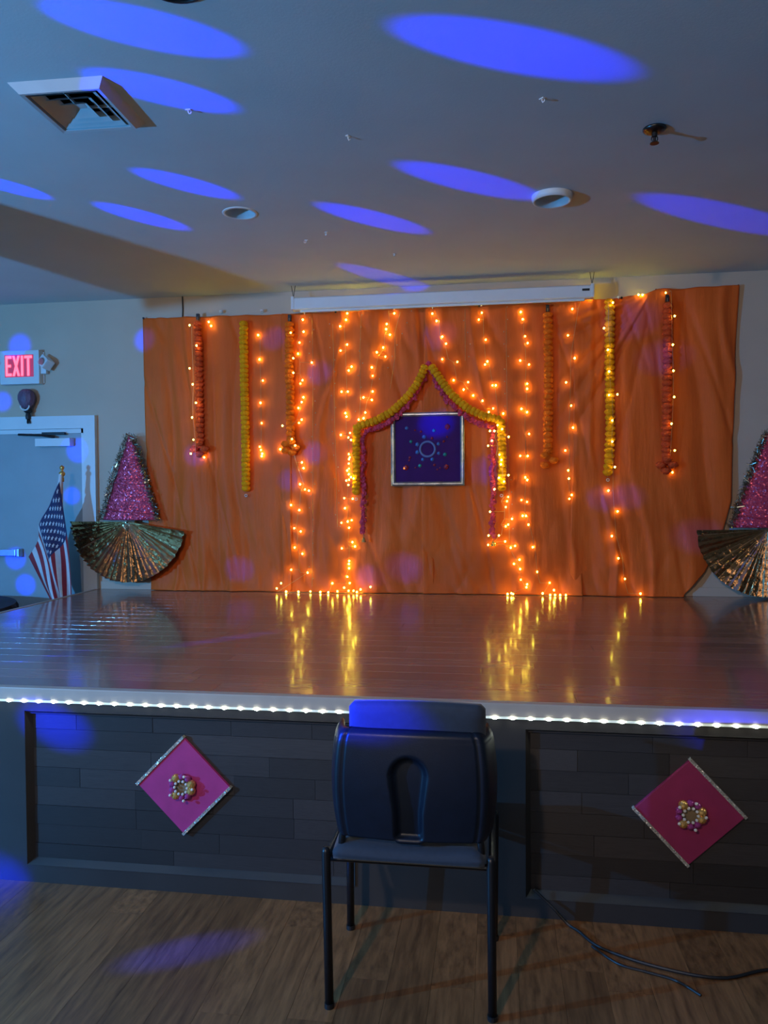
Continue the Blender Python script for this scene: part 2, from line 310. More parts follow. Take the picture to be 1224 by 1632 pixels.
def cloth_mat():
    m, nt, b = new_mat('orange_satin'); N = nt.nodes; L = nt.links
    tc = N.new('ShaderNodeTexCoord')
    nz = N.new('ShaderNodeTexNoise'); nz.inputs['Scale'].default_value = 2.2; nz.inputs['Detail'].default_value = 4; L.new(tc.outputs['Object'], nz.inputs['Vector'])
    rp = N.new('ShaderNodeValToRGB'); rp.color_ramp.elements[0].position = 0.3; rp.color_ramp.elements[1].position = 0.7
    rp.color_ramp.elements[0].color = (0.66, 0.105, 0.015, 1); rp.color_ramp.elements[1].color = (0.78, 0.138, 0.020, 1); L.new(nz.outputs['Fac'], rp.inputs['Fac'])
    L.new(rp.outputs['Color'], b.inputs['Base Color'])
    b.inputs['Roughness'].default_value = 0.5; b.inputs['Specular IOR Level'].default_value = 0.12; b.inputs['Sheen Weight'].default_value = 0.12
    b.inputs['Sheen Tint'].default_value = (1.0, 0.6, 0.35, 1)
    mp = N.new('ShaderNodeMapping'); mp.inputs['Scale'].default_value = (9, 9, 1.6); L.new(tc.outputs['Object'], mp.inputs['Vector'])
    n2 = N.new('ShaderNodeTexNoise'); n2.inputs['Scale'].default_value = 3.0; n2.inputs['Detail'].default_value = 4; L.new(mp.outputs[0], n2.inputs['Vector'])
    bp = N.new('ShaderNodeBump'); bp.inputs['Strength'].default_value = 0.25; bp.inputs['Distance'].default_value = 0.02
    L.new(n2.outputs['Fac'], bp.inputs['Height']); L.new(bp.outputs[0], b.inputs['Normal'])
    return m
def glitter_mat(name, base, flake):
    m, nt, b = new_mat(name); N = nt.nodes; L = nt.links
    tc = N.new('ShaderNodeTexCoord')
    vo = N.new('ShaderNodeTexVoronoi'); vo.inputs['Scale'].default_value = flake; L.new(tc.outputs['Object'], vo.inputs['Vector'])
    mx = N.new('ShaderNodeMix'); mx.data_type = 'RGBA'; mx.inputs['A'].default_value = (*[c * 0.6 for c in base], 1); mx.inputs['B'].default_value = (*[min(1, c * 1.5 + 0.02) for c in base], 1)
    sp = N.new('ShaderNodeSeparateColor'); L.new(vo.outputs['Color'], sp.inputs[0]); L.new(sp.outputs[0], mx.inputs['Factor']); L.new(mx.outputs['Result'], b.inputs['Base Color'])
    vm = N.new('ShaderNodeVectorMath'); vm.operation = 'SUBTRACT'; vm.inputs[1].default_value = (0.5, 0.5, 0.5); L.new(vo.outputs['Color'], vm.inputs[0])
    ge = N.new('ShaderNodeNewGeometry'); vs = N.new('ShaderNodeVectorMath'); vs.operation = 'MULTIPLY_ADD'; vs.inputs[1].default_value = (0.9, 0.9, 0.9)
    L.new(vm.outputs[0], vs.inputs[0]); L.new(ge.outputs['Normal'], vs.inputs[2])
    no = N.new('ShaderNodeVectorMath'); no.operation = 'NORMALIZE'; L.new(vs.outputs[0], no.inputs[0]); L.new(no.outputs[0], b.inputs['Normal'])
    b.inputs['Roughness'].default_value = 0.3; b.inputs['Metallic'].default_value = 0.35
    return m
M['satin'] = cloth_mat()
M['pink_glitter'] = glitter_mat('pink_glitter_foam', (0.66, 0.06, 0.13), 130)
M['silver_glitter'] = glitter_mat('silver_glitter_trim', (0.45, 0.42, 0.36), 320)

# ================================================================ the room
# ceiling with openings for the air diffuser and two recessed lights
VENT = (-1.535, 2.725, 0.155); CANS = [(-1.313, 3.899, 0.082), (0.28, 3.917, 0.088)]
bm = bmesh.new()
holes = [VENT] + CANS
xs = sorted({XLW, XR} | {h[0] - h[2] for h in holes} | {h[0] + h[2] for h in holes})
ys = sorted({YB, D} | {h[1] - h[2] for h in holes} | {h[1] + h[2] for h in holes})
def in_hole(x, y): return any(abs(x - h[0]) < h[2] and abs(y - h[1]) < h[2] for h in holes)
grid = {}
def gv(x, y):
    if (x, y) not in grid: grid[(x, y)] = bm.verts.new((x, y, ZC))
    return grid[(x, y)]
for x0, x1 in zip(xs, xs[1:]):
    for y0, y1 in zip(ys, ys[1:]):
        if not in_hole((x0 + x1) / 2, (y0 + y1) / 2):
            bm.faces.new((gv(x0, y0), gv(x0, y1), gv(x1, y1), gv(x1, y0)))
for cx, cy, h in CANS:          # square opening narrowed to a circle
    n = 48; inn = []; outv = []
    for k in range(n):
        a = 2 * math.pi * k / n; c, s = math.cos(a), math.sin(a); q = h / max(abs(c), abs(s))
        outv.append(bm.verts.new((cx + c * q, cy + s * q, ZC))); inn.append(bm.verts.new((cx + c * h * 0.97, cy + s * h * 0.97, ZC)))
    for k in range(n): bm.faces.new((outv[k], inn[k], inn[(k + 1) % n], outv[(k + 1) % n]))
struct(obj('ceiling', bm, M['ceiling']))
struct(obj('wall_back', boxm(XLW - .1, XR + .1, D, D + .12, -.02, ZC + .02), M['wall']))
struct(obj('wall_left', boxm(XLW - .12, XLW, YB, D, -.02, ZC + .02), M['dark_wall']))
struct(obj('wall_right', boxm(XR, XR + .12, YB, D, -.02, ZC + .02), M['dark_wall']))
struct(obj('wall_rear', boxm(XLW - .1, XR + .1, YB - .12, YB, -.02, ZC + .02), M['dark_wall']))
floor = struct(obj('floor', boxm(XLW, XR, YB, D, -.06, -.012), M['floor']))
# floor planks run towards the stage
pw, pl = 0.128, 1.22
plank_mesh = mesh_of('floor_plank', boxm(-pw / 2 + .0003, pw / 2 - .0003, -pl / 2 + .0003, pl / 2 - .0003, -.012, 0.0, 0.0005), M['floor'])
rnd = random.Random(3)
for i in range(-17, 12):
    off = rnd.uniform(0, pl)
    for j in range(3):
        y1 = S + 0.05 + off - j * pl; y0 = y1 - pl; y1c = min(y1, S + 0.05)
        if y1c - y0 < 0.05: continue
        o = obj('plank', plank_mesh, None, floor, (i * pw, (y0 + y1c) / 2, 0.0)); o.scale = (1, (y1c - y0) / pl, 1)
struct(obj('baseboard_back', boxm(-2.97, XR, D - .012, D, HS, HS + .06, .004), M['wall']))

# ================================================================ stage
stage = thing('stage', 'low wooden stage with glossy brown deck and dark panelled front', 'stage', (0, S, 0))
SX1 = XR - 0.02
def sp(name, bm, m, parent=stage, loc=None):
    bmesh.ops.translate(bm, verts=bm.verts, vec=(0, -S, 0)); return obj(name, bm, m, parent, loc)
deck = sp('deck', boxm(XL + .03, SX1, S + .02, D - .002, HS - .10, HS - .013), M['frame'])
dw, dl = 0.128, 1.30
deck_plank = mesh_of('deck_plank', boxm(-dl / 2 + .0007, dl / 2 - .0007, -dw / 2 + .0007, dw / 2 - .0007, -.012, 0, .0011), M['deck'])
rnd = random.Random(5); nrow = int(round((D - S - .03) / dw)); rw = (D - S - .03) / nrow
for r in range(nrow):
    x = XL + .02 - rnd.uniform(0, dl * .8)
    while x < SX1:
        a, b_ = max(x, XL + .02), min(x + dl, SX1)
        if b_ - a > 0.03:
            o = obj('plank', deck_plank, None, deck, ((a + b_) / 2, .03 + (r + .5) * rw, HS)); o.scale = ((b_ - a) / dl, rw / dw, 1)
        x += dl
# grey nosing on the front and left edges
sp('nosing', boxm(XL, SX1, S - .006, S + .03, HS - .043, HS + .003, .004), M['nosing'])
sp('side_nosing', boxm(XL - .006, XL + .022, S + .03, D - .002, HS - .03, HS + .003, .004), M['nosing'])
sp('side_panel', boxm(XL + .012, XL + .035, S + .04, D - .004, 0, HS - .03), M['frame'])
sp('front_core', boxm(XL + .012, SX1, S + .045, S + .08, 0, HS - .04), M['black'])
# front frame: rails and stiles, then recessed boarded panels
PAN = [(-3.35 + .36, -1.93), (-1.742, -0.493), (0.098, 1.35), (1.54, 2.80), (3.0, 4.2)]
sp('top_rail', boxm(XL + .012, SX1, S + .012, S + .045, 0.648, HS - .043), M['frame'])
sp('bottom_rail', boxm(XL + .012, SX1, S + .012, S + .045, 0.0, 0.068), M['frame'])
edges = [XL + .012] + [e for p_ in PAN for e in p_] + [SX1]
for k in range(0, len(edges), 2):
    if edges[k + 1] - edges[k] > 0.01: sp('stile', boxm(edges[k], edges[k + 1], S + .012, S + .045, 0.068, 0.648), M['frame'])
rnd = random.Random(11)
board = mesh_of('panel_board', boxm(-.5, .5, -.004, .004, -.5, .5), M['panel'])
for k, (x0, x1) in enumerate(PAN):
    back = sp('recessed_panel', boxm(x0, x1, S + .040, S + .046, 0.066, 0.650), M['panel'])
    # moulding round the recess: sloping strips
    for nm, q in (('panel_moulding', [(x0, .068, x1, .068)]), ('panel_moulding', [(x0, .648, x1, .648)]), ('panel_moulding', [(x0, .068, x0, .648)]), ('panel_moulding', [(x1, .068, x1, .648)])):
        (ax, az, bx, bz), = q; bm = bmesh.new(); w_ = .020; cx, cz = (x0 + x1) / 2, .358
        def inset(x, z): return (x + (w_ if x < cx else -w_), z + (w_ if z < cz else -w_))
        p = [(ax, S + .006, az), (bx, S + .006, bz)]; ia, ib = inset(ax, az), inset(bx, bz)
        q4 = [(ib[0], S + .036, ib[1]), (ia[0], S + .036, ia[1])]
        fr = [bm.verts.new(v) for v in p + q4]; bk = [bm.verts.new((v[0], S + .042, v[2])) for v in p + q4]
        bm.faces.new(fr); bm.faces.new(bk[::-1])
        for a in range(4): bm.faces.new((fr[a], bk[a], bk[(a + 1) % 4], fr[(a + 1) % 4]))
        bmesh.ops.recalc_face_normals(bm, faces=bm.faces)
        sp(nm, bm, M['frame'])
    rows = 8; rh = (0.648 - .068) / rows
    for r in range(rows):
        x = x0 - rnd.uniform(0, .45)
        while x < x1:
            ln = rnd.choice((.30, .45, .60)); a, b_ = max(x, x0), min(x + ln, x1)
            if b_ - a > .02:
                o = obj('board', board, None, back, ((a + b_) / 2, .037 + rnd.uniform(-.0015, .0015), .068 + (r + .5) * rh)); o.scale = (b_ - a - .0012, 1, rh - .0012)
            x += ln
# white LED strip tucked under the nosing
strip = thing('led_strip', 'white LED strip glowing under the front lip of the stage', 'light strip', (0, S, HS - .047))
obj('tape', boxm(-2.95, 3.0, -.004, .004, -.004, .004), M['led_tape'], strip)
led = mesh_of('led', ico(.0075, 1, 0, (1.1, .8, .62)), M['led'])
x = -2.93
while x < 1.6:
    obj('led', led, None, strip, (x, -.006, -.001)); x += 0.0597

# ================================================================ door, sign and wall things at the left
door = struct(obj('door_1', boxm(-4.03, -3.073, D - .012, D - .001, 0, 1.952, .002), M['door']))
fr = bmesh.new()
for b_ in ((-3.075, -2.982, D - .04, D - .002, 0, 2.048), (-4.123, -4.028, D - .04, D - .002, 0, 2.048), (-4.028, -3.075, D - .04, D - .002, 1.952, 2.048)): box(fr, *b_)
obj('door_frame', fr, M['white'], door)
fr = bmesh.new()
for b_ in ((-3.10, -3.075, D - .024, D - .010, 0, 1.95), (-4.03, -3.075, D - .024, D - .010, 1.918, 1.95)): box(fr, *b_)
obj('door_stop', fr, M['white'], door)
cl = obj('door_closer', boxm(-3.448, -3.165, D - .075, D - .012, 1.818, 1.878, .004), M['white'], door)
obj('closer_arm', tube(bmesh.new(), [(-3.30, D - .05, 1.885), (-3.38, D - .085, 1.90), (-3.60, D - .045, 1.912)], .009, 8), M['dark_metal'], cl)
obj('closer_bracket', boxm(-3.40, -3.22, D - .06, D - .03, 1.905, 1.925, .002), M['dark_metal'], cl)
bar = obj('push_bar', boxm(-3.97, -3.62, D - .085, D - .045, .985, 1.035, .006), M['metal'], door)
obj('bar_end', boxm(-3.66, -3.60, D - .075, D - .012, .98, 1.04, .006), M['metal'], bar)

ex = thing('exit_sign', 'white box exit sign with glowing red letters above the door', 'sign', (-3.572, D - .002, 2.42))
obj('housing', boxm(-.162, .162, -.062, 0, -.128, .128, .012), M['white'], ex)
obj('back_plate', boxm(-.172, .172, -.012, 0.001, -.118, .118, .004), M['white'], ex)
M['exit'] = emit('exit_red', (1.0, 0.10, 0.16), 2.6)
M['exit_glow'] = emit('exit_panel_red', (0.9, 0.06, 0.12), 0.22)
obj('letter_window', boxm(-.118, .118, -.0635, -.061, -.074, .094), M['exit_glow'], ex)
def letter(bars, x):
    bm = bmesh.new()
    for pts in bars:
        a = [bm.verts.new((x + u, -.0665, v)) for u, v in pts]; b_ = [bm.verts.new((x + u, -.063, v)) for u, v in pts]
        bm.faces.new(a[::-1]); bm.faces.new(b_); n = len(a)
        for k in range(n): bm.faces.new((a[k], a[(k + 1) % n], b_[(k + 1) % n], b_[k]))
    bmesh.ops.recalc_face_normals(bm, faces=bm.faces)
    return bm
def rc(x0, x1, z0, z1): return [(x0, z0), (x1, z0), (x1, z1), (x0, z1)]
z0, z1 = -.066, .086
obj('letter_e', letter([rc(0, .017, z0, z1), rc(.017, .050, z1 - .02, z1), rc(.017, .044, .001, .020), rc(.017, .050, z0, z0 + .02)], -.110), M['exit'], ex)
obj('letter_x', letter([[(0, z0), (.018, z0), (.060, z1), (.042, z1)], [(.042, z0), (.060, z0), (.018, z1), (0, z1)]], -.053), M['exit'], ex)
obj('letter_i', letter([rc(0, .018, z0, z1)], .017), M['exit'], ex)
obj('letter_t', letter([rc(0, .062, z1 - .02, z1), rc(.022, .040, z0, z1 - .02)], .045), M['exit'], ex)
for sx in (1, -1):
    hd = part('emergency_lamp', ex)
    bm = boxm(-.048, .048, -.035, .035, -.040, .040, .010)
    bmesh.ops.rotate(bm, verts=bm.verts, cent=(0, 0, 0), matrix=Matrix.Rotation(R(38 * sx), 3, 'Y') @ Matrix.Rotation(R(-25 * sx), 3, 'Z'))
    bmesh.ops.translate(bm, verts=bm.verts, vec=(sx * .215, -.055, .03)); obj('lamp_head', bm, M['white'], hd)
    bm = bmesh.new(); lathe(bm, [(0, -.004), (.030, -.004), (.034, .004), (0, .004)], 20, 'Y'); bmesh.ops.rotate(bm, verts=bm.verts, cent=(0, 0, 0), matrix=Matrix.Rotation(R(-25 * sx), 3, 'Z'))
    bmesh.ops.translate(bm, verts=bm.verts, vec=(sx * .215 - .016 * sx, -.089, .03)); obj('lens', bm, M['metal'], hd)
    obj('bracket', boxm(min(sx * .16, sx * .205), max(sx * .16, sx * .205), -.04, -.005, -.05, .035, .004), M['white'], hd)

bal = thing('balloon_ornament', 'small purple balloon-shaped wall ornament hanging between exit sign and door frame', 'ornament', (-3.522, D - .003, 2.14))
M['balloon'] = mat('purple_ribbed', (0.16, 0.085, 0.13), 0.5, var=0.35, scale=40, stretch=(3, 3, .3))
bm = bmesh.new(); lathe(bm, [(.0, .118), (.030, .113), (.052, .095), (.064, .066), (.064, .036), (.054, .005), (.038, -.022), (.030, -.03), (0, -.03)], 32, 'Z')
for v in bm.verts:
    a = math.atan2(v.co.y, v.co.x); k = 1 + .05 * math.cos(a * 10); v.co.x *= k; v.co.y = v.co.y * k * .8 - .05
smooth(obj('envelope', bm, M['balloon'], bal))
bm = bmesh.new(); tube(bm, [(.036 * math.cos(R(a)), -.075 - .012 * math.sin(R(a)) * 0, -.012 + .034 * -math.sin(R(a))) for a in range(0, 181, 15)], .006, 8); smooth(obj('white_band', bm, M['white'], bal))
bm = bmesh.new(); lathe(bm, [(0, -.028), (.026, -.03), (.030, -.055), (.016, -.068), (.020, -.09), (.018, -.112), (0, -.118)], 14, 'Z'); bmesh.ops.translate(bm, verts=bm.verts, vec=(.006, -.045, 0)); obj('basket', bm, M['black'], bal)
bm = bmesh.new(); rnd = random.Random(2)
for k in range(26):
    a = rnd.uniform(0, 6.28); r = rnd.uniform(.004, .018); tube(bm, [(.006 + r * .6 * math.cos(a), -.045 + r * .6 * math.sin(a), -.105), (.008 + r * math.cos(a), -.045 + r * math.sin(a), -.138 - rnd.uniform(0, .012))], .0016, 4)
stuff(obj('tassel', bm, M['black'], bal))

tag(obj('wall_cable', tube(bmesh.new(), [(-2.290, D - .006, ZC), (-2.288, D - .006, 2.82), (-2.291, D - .006, 2.75)], .005, 8), M['dark_metal']), 'thin dark cable running down the wall above left end of orange backdrop', 'cable')

# ---------------------------------------------------------------- flag on a pole beside the stage
fl = thing('flag', 'American flag on a pole in front of the door beside the stage', 'flag', (-3.145, 5.16, 0))
FX, FY = -3.16, 5.16
M['flag_red'] = mat('flag_red', (0.30, 0.012, 0.022), 0.7, var=0.1, scale=30, sheen=.2); M['flag_white'] = mat('flag_white', (0.60, 0.60, 0.60), 0.7, var=0.05, scale=30, sheen=.2); M['flag_blue'] = mat('flag_blue', (0.010, 0.014, 0.075), 0.7, var=0.1, scale=30, sheen=.2)
obj('pole', tube(bmesh.new(), [(-.008, 0, .03), (.045, .01, 1.60)], .011, 12), M['metal'], fl)
bm = bmesh.new(); lathe(bm, [(0, 1.59), (.014, 1.59), (.014, 1.62), (.008, 1.625), (.022, 1.64), (.022, 1.655), (.009, 1.668), (.009, 1.675), (.016, 1.685), (.016, 1.70), (0, 1.712)], 16); bmesh.ops.translate(bm, verts=bm.verts, vec=(.047, .01, -.045)); smooth(obj('finial', bm, M['gold_bead'], fl))
bm = bmesh.new(); lathe(bm, [(0, 0), (.14, 0), (.14, .012), (.05, .04), (.022, .06), (.018, .14), (0, .14)], 28); smooth(obj('base', bm, M['gold_bead'], fl))
obj('sleeve', tube(bmesh.new(), [(.032, -.006, 1.46), (.043, 0, 1.60)], [.02, .013], 12), M['flag_white'], fl)
def flag_pt(u, v):
    """u along the stripes from hoist fold to fly, v across the stripes from the top"""
    A = Vector((.042, -.02, 1.545)); B = Vector((-.205, -.03, 1.005)); C0 = Vector((.128, -.02, 1.545 - .95)); C1 = Vector((.05, -.03, .50))
    Lp = A.lerp(B, v ** .9); Rp = C0.lerp(C1, v)
    p = Lp.lerp(Rp, u)
    p.x += .020 * math.sin(u * 5 + v * 3.0) * u + .012 * math.sin(v * 9 + u * 3)
    p.y += -.028 * math.sin(v * 15 + u * 4.5) * (0.35 + u * .8) - .02 * math.sin(v * 6 - u * 3)
    return p
nu, nv = 60, 78
bm = bmesh.new(); gridv = [[bm.verts.new(flag_pt(i / nu, j / nv)) for i in range(nu + 1)] for j in range(nv + 1)]
for j in range(nv):
    st = j * 13 // nv
    for i in range(nu):
        f = bm.faces.new((gridv[j][i], gridv[j][i + 1], gridv[j + 1][i + 1], gridv[j + 1][i]))
        f.material_index = 2 if (i / nu < .40 and st < 7) else (0 if st % 2 == 0 else 1)
o = smooth(obj('cloth', bm, [M['flag_red'], M['flag_white'], M['flag_blue']], fl))
sd = o.modifiers.new('thick', 'SOLIDIFY'); sd.thickness = .0012
bm = bmesh.new()
for r in range(9):
    n = 6 if r % 2 == 0 else 5
    for c in range(n):
        u0 = (.033 + c * .067 + (.0335 if r % 2 else 0)); v0 = (r + 1) / 10 * 7 / 13
        for side in (-1, 1):
            e = .004; nrm = (flag_pt(u0 + e, v0) - flag_pt(u0, v0)).cross(flag_pt(u0, v0 + e) - flag_pt(u0, v0)).normalized()
            vs = []
            for k in range(10):
                a = math.pi / 5 * k; rr = (.021 if k % 2 == 0 else .0105)
                vs.append(bm.verts.new(flag_pt(u0 + rr * math.cos(a) * .85, v0 + rr * math.sin(a) * 1.35) + nrm * .0022 * side))
            cvt = bm.verts.new(flag_pt(u0, v0) + nrm * .0022 * side)
            for k in range(10): bm.faces.new((vs[k], vs[(k + 1) % 10], cvt))
stuff(obj('stars', bm, M['flag_white'], o))

# round table left of the stage
tb = thing('round_table', 'round black table at the left edge in front of the door', 'table', (-3.79, 4.42, 0))
bm = bmesh.new(); lathe(bm, [(0, .70), (.66, .70), (.675, .705), (.675, .722), (.66, .728), (0, .728)], 64); obj('tabletop', bm, M['black'], tb)
bm = bmesh.new(); prof = 96
top = [bm.verts.new((.68 * math.cos(2 * math.pi * k / prof), .68 * math.sin(2 * math.pi * k / prof), .731)) for k in range(prof)]
mid = [bm.verts.new(((.688 + .012 * math.sin(k * 1.31)) * math.cos(2 * math.pi * k / prof), (.688 + .012 * math.sin(k * 1.31)) * math.sin(2 * math.pi * k / prof), .70)) for k in range(prof)]
bot = [bm.verts.new(((.685 + .03 * math.sin(k * 1.31)) * math.cos(2 * math.pi * k / prof), (.685 + .03 * math.sin(k * 1.31)) * math.sin(2 * math.pi * k / prof), .40)) for k in range(prof)]
bm.faces.new(top)
for k in range(prof):
    bm.faces.new((top[k], mid[k], mid[(k + 1) % prof], top[(k + 1) % prof])); bm.faces.new((mid[k], bot[k], bot[(k + 1) % prof], mid[(k + 1) % prof]))
tag(obj('tablecloth', bm, M['cloth_blue'], None, (-3.79, 4.42, 0)), 'dark cloth draped over the round table beside the stage', 'tablecloth')
bm = bmesh.new(); lathe(bm, [(0, .70), (.04, .70), (.04, .05), (.26, .03), (.28, 0), (0, 0)], 24); obj('pedestal', bm, M['dark_metal'], tb)
# ================================================================ ceiling things
v = thing('air_diffuser', 'square louvred air diffuser in the ceiling at upper left', 'vent', (VENT[0], VENT[1], ZC), rotz=R(1.5))
def sq_frustum(bm, a, za, b_, zb, th=.0015):
    for t_, flip in ((0, False), (th, True)):
        A = [bm.verts.new((sx * a, sy * a, za + t_)) for sx, sy in ((-1, -1), (1, -1), (1, 1), (-1, 1))]
        B = [bm.verts.new((sx * b_, sy * b_, zb + t_)) for sx, sy in ((-1, -1), (1, -1), (1, 1), (-1, 1))]
        for k in range(4):
            q = (A[k], A[(k + 1) % 4], B[(k + 1) % 4], B[k]); bm.faces.new(q if flip else q[::-1])
    return bm
M['vent'] = mat('vent_enamel', (0.55, 0.54, 0.52), 0.5, var=0.05)
bm = bmesh.new(); sq_frustum(bm, .150, -.030, .178, 0.0); sq_frustum(bm, .137, -.028, .151, -.030); sq_frustum(bm, .132, .012, .137, -.028); obj('flange', bm, M['vent'], v)
bm = bmesh.new(); sq_frustum(bm, .152, 0, .152, .12); box(bm, -.152, .152, -.152, .152, .118, .122); obj('duct', bm, M['void'], v)
for a, b_ in ((.092, .124), (.056, .088), (.020, .052)):
    bm = bmesh.new(); sq_frustum(bm, a, -.003, b_, -.026); obj('louvre', bm, M['vent'], v)
bm = bmesh.new(); box(bm, -.021, .021, -.021, .021, -.005, -.002); obj('centre_plate', bm, M['vent'], v)
bm = bmesh.new()
for k in (0, 1):
    q = boxm(-.002, .002, -.130, -.03, -.018, -.008); bmesh.ops.rotate(q, verts=q.verts, cent=(0, 0, 0), matrix=Matrix.Rotation(R(90 * k), 3, 'Z'))
    me = bpy.data.meshes.new('t'); q.to_mesh(me); q.free(); bm.from_mesh(me)
obj('cross_bar', bm, M['vent'], v)
for k, ((cx, cy, h), lab) in enumerate(zip(CANS, ('recessed ceiling light flush with the ceiling left of the blue streaks', 'recessed ceiling light with a raised trim ring near the sprinkler'))):
    c = thing('recessed_light', lab, 'ceiling light', (cx, cy, ZC), 'recessed ceiling lights')
    bm = bmesh.new(); lathe(bm, [(h * .97, 0), (h * .95, .02), (h * .93, .115), (0, .115)], 40); smooth(obj('can', bm, M['white'], c))
    dz = -.004 if k == 0 else -.030
    bm = bmesh.new(); lathe(bm, [(h * .93, .002), (h * .93, dz * .8), (h * .97, dz), (h * 1.06, dz), (h * 1.12, dz * .5), (h * 1.13, .001)], 48); smooth(obj('trim_ring', bm, M['white'], c))
    bm = bmesh.new(); lathe(bm, [(0, .05), (.035, .055), (.045, .075), (.035, .112), (0, .114)], 24); smooth(obj('lamp', bm, M['pearl'], c))
sk = thing('sprinkler', 'dark metal fire sprinkler head hanging from the ceiling at right', 'sprinkler', (.638, 3.264, ZC))
bm = bmesh.new(); lathe(bm, [(0, 0), (.046, 0), (.046, -.006), (.036, -.014), (.014, -.018), (0, -.018)], 28); smooth(obj('escutcheon', bm, M['chrome'], sk))
bm = bmesh.new(); lathe(bm, [(0, -.016), (.011, -.016), (.011, -.034), (.006, -.036), (.006, -.052), (0, -.052)], 14); obj('body', bm, M['chrome'], sk)
bm = bmesh.new(); tube(bm, [(-.011, 0, -.034), (-.012, 0, -.045), (-.004, 0, -.057)], .0025, 6); tube(bm, [(.011, 0, -.034), (.012, 0, -.045), (.004, 0, -.057)], .0025, 6); obj('frame_arm', bm, M['chrome'], sk)
bm = bmesh.new(); lathe(bm, [(0, -.057), (.017, -.057), (.018, -.060), (0, -.060)], 16); obj('deflector', bm, M['chrome'], sk)
hook_bm = tube(bmesh.new(), [(0, 0, 0), (0, 0, -.010), (.004, 0, -.016), (.010, 0, -.015), (.012, 0, -.009)], .0025, 6); box(hook_bm, -.010, .010, -.006, .006, -.003, 0)
ch = mesh_of('ceiling_hook', hook_bm, M['clear'])
CH_AT = ['under the blue streak right of the air diffuser', 'in the bare middle of the ceiling', 'right of the left recessed light', 'nearest the left recessed light', 'closest to the screen case', 'below the largest blue streak']
for k, (x, y) in enumerate(((-1.152, 2.826), (-.593, 3.134), (-.934, 4.256), (-1.079, 4.373), (-.608, 4.712), (.175, 2.951))):
    o = tag(obj('ceiling_hook', ch, None, None, (x, y, ZC)), 'tiny clear ceiling hook ' + CH_AT[k], 'hook', 'ceiling hooks'); o.rotation_euler.z = k * 1.1
sd_ = thing('ceiling_speaker', 'dark round speaker grille in the ceiling cut by the top edge', 'speaker', (-.90, 2.115, ZC))
bm = bmesh.new(); lathe(bm, [(0, -.008), (.07, -.008), (.085, -.006), (.092, 0), (0, 0)], 32); smooth(obj('grille', bm, M['black'], sd_))
bm = bmesh.new(); lathe(bm, [(.086, -.002), (.088, -.010), (.096, -.008), (.100, 0)], 32); smooth(obj('rim', bm, M['dark_metal'], sd_))
# loudspeaker-shaped blocker, unseen, added to shade a strip of ceiling from the party light
hs = thing('hanging_blocker', 'unseen black box hung left of the stage, added to shade a ceiling strip', 'light blocker', (-3.605, 1.823, 1.92), rotz=R(-23))
obj('blocker_box', boxm(-.155, .155, -.11, .11, 0, .52, .012), M['black'], hs)
bm = bmesh.new(); lathe(bm, [(0, -.118), (.05, -.116), (.10, -.108), (.115, -.108)], 32, 'Y'); bmesh.ops.translate(bm, verts=bm.verts, vec=(0, -.006, .17)); smooth(obj('blocker_cone', bm, M['dark_metal'], hs))
obj('blocker_plate', boxm(-.155, .155, -.03, .03, .52, ZC - 1.92), M['black'], hs)

# ================================================================ projection screen case
CL, CR, CY = -1.417, .651, D - .185
ps = thing('projection_screen', 'white rolled-up projection screen case hung above the orange backdrop', 'projection screen', (0, CY, 2.738))
bm = bmesh.new()
prof = [(0, .006), (.008, 0), (.062, 0), (.075, .012), (.075, .078), (.062, .088), (.012, .088), (0, .078)]
A = [bm.verts.new((CL + .02, p[0], p[1])) for p in prof]; B = [bm.verts.new((CR - .02, p[0], p[1])) for p in prof]
bm.faces.new(A); bm.faces.new(B[::-1])
for k in range(8): bm.faces.new((A[k], A[(k + 1) % 8], B[(k + 1) % 8], B[k]))
bmesh.ops.recalc_face_normals(bm, faces=bm.faces); obj('case', bm, M['white'], ps)
for x0, x1 in ((CL, CL + .022), (CR - .022, CR)): obj('end_cap', boxm(x0, x1, -.004, .080, .002, .094, .008), M['white'], ps)
obj('weight_bar', boxm(CL + .06, CR - .06, .022, .040, -.014, .002, .004), M['white'], ps)
for x in (CL + .011, CR - .011): obj('hanging_wire', tube(tube(bmesh.new(), [(x, .03, .09), (x - .014, .03, ZC - 2.738)], .0022, 6), [(x, .03, .09), (x + .014, .03, ZC - 2.738)], .0022, 6), M['dark_metal'], ps)
obj('maker_label', boxm(CR - .078, CR - .030, -.002, .001, .045, .060), M['black'], ps)

# ================================================================ orange backdrop, four cloth panels
rs = np.random.RandomState(4); TAB = rs.rand(64, 64)
def vn(x, y):
    x = np.asarray(x, float); y = np.asarray(y, float); xi = np.floor(x).astype(int); yi = np.floor(y).astype(int); fx = x - xi; fy = y - yi
    fx = fx * fx * (3 - 2 * fx); fy = fy * fy * (3 - 2 * fy)
    g = lambda a, b_: TAB[a % 64, b_ % 64]
    return (g(xi, yi) * (1 - fx) + g(xi + 1, yi) * fx) * (1 - fy) + (g(xi, yi + 1) * (1 - fx) + g(xi + 1, yi + 1) * fx) * fy
TOPX = [-2.594, -2.241, -1.479, -1.108, -.745, -.082, .304, .725, .993, 1.075, 1.609]
TOPZ = [2.763, 2.758, 2.751, 2.75, 2.758, 2.753, 2.754, 2.758, 2.78, 2.811, 2.816]
def right_edge(z): return np.interp(z, [.745, .90, 1.079, 1.375, 2.38, 2.816], [1.25, 1.39, 1.485, 1.556, 1.587, 1.609])
def left_edge(z): return np.interp(z, [.735, 2.763], [-2.55, -2.594])
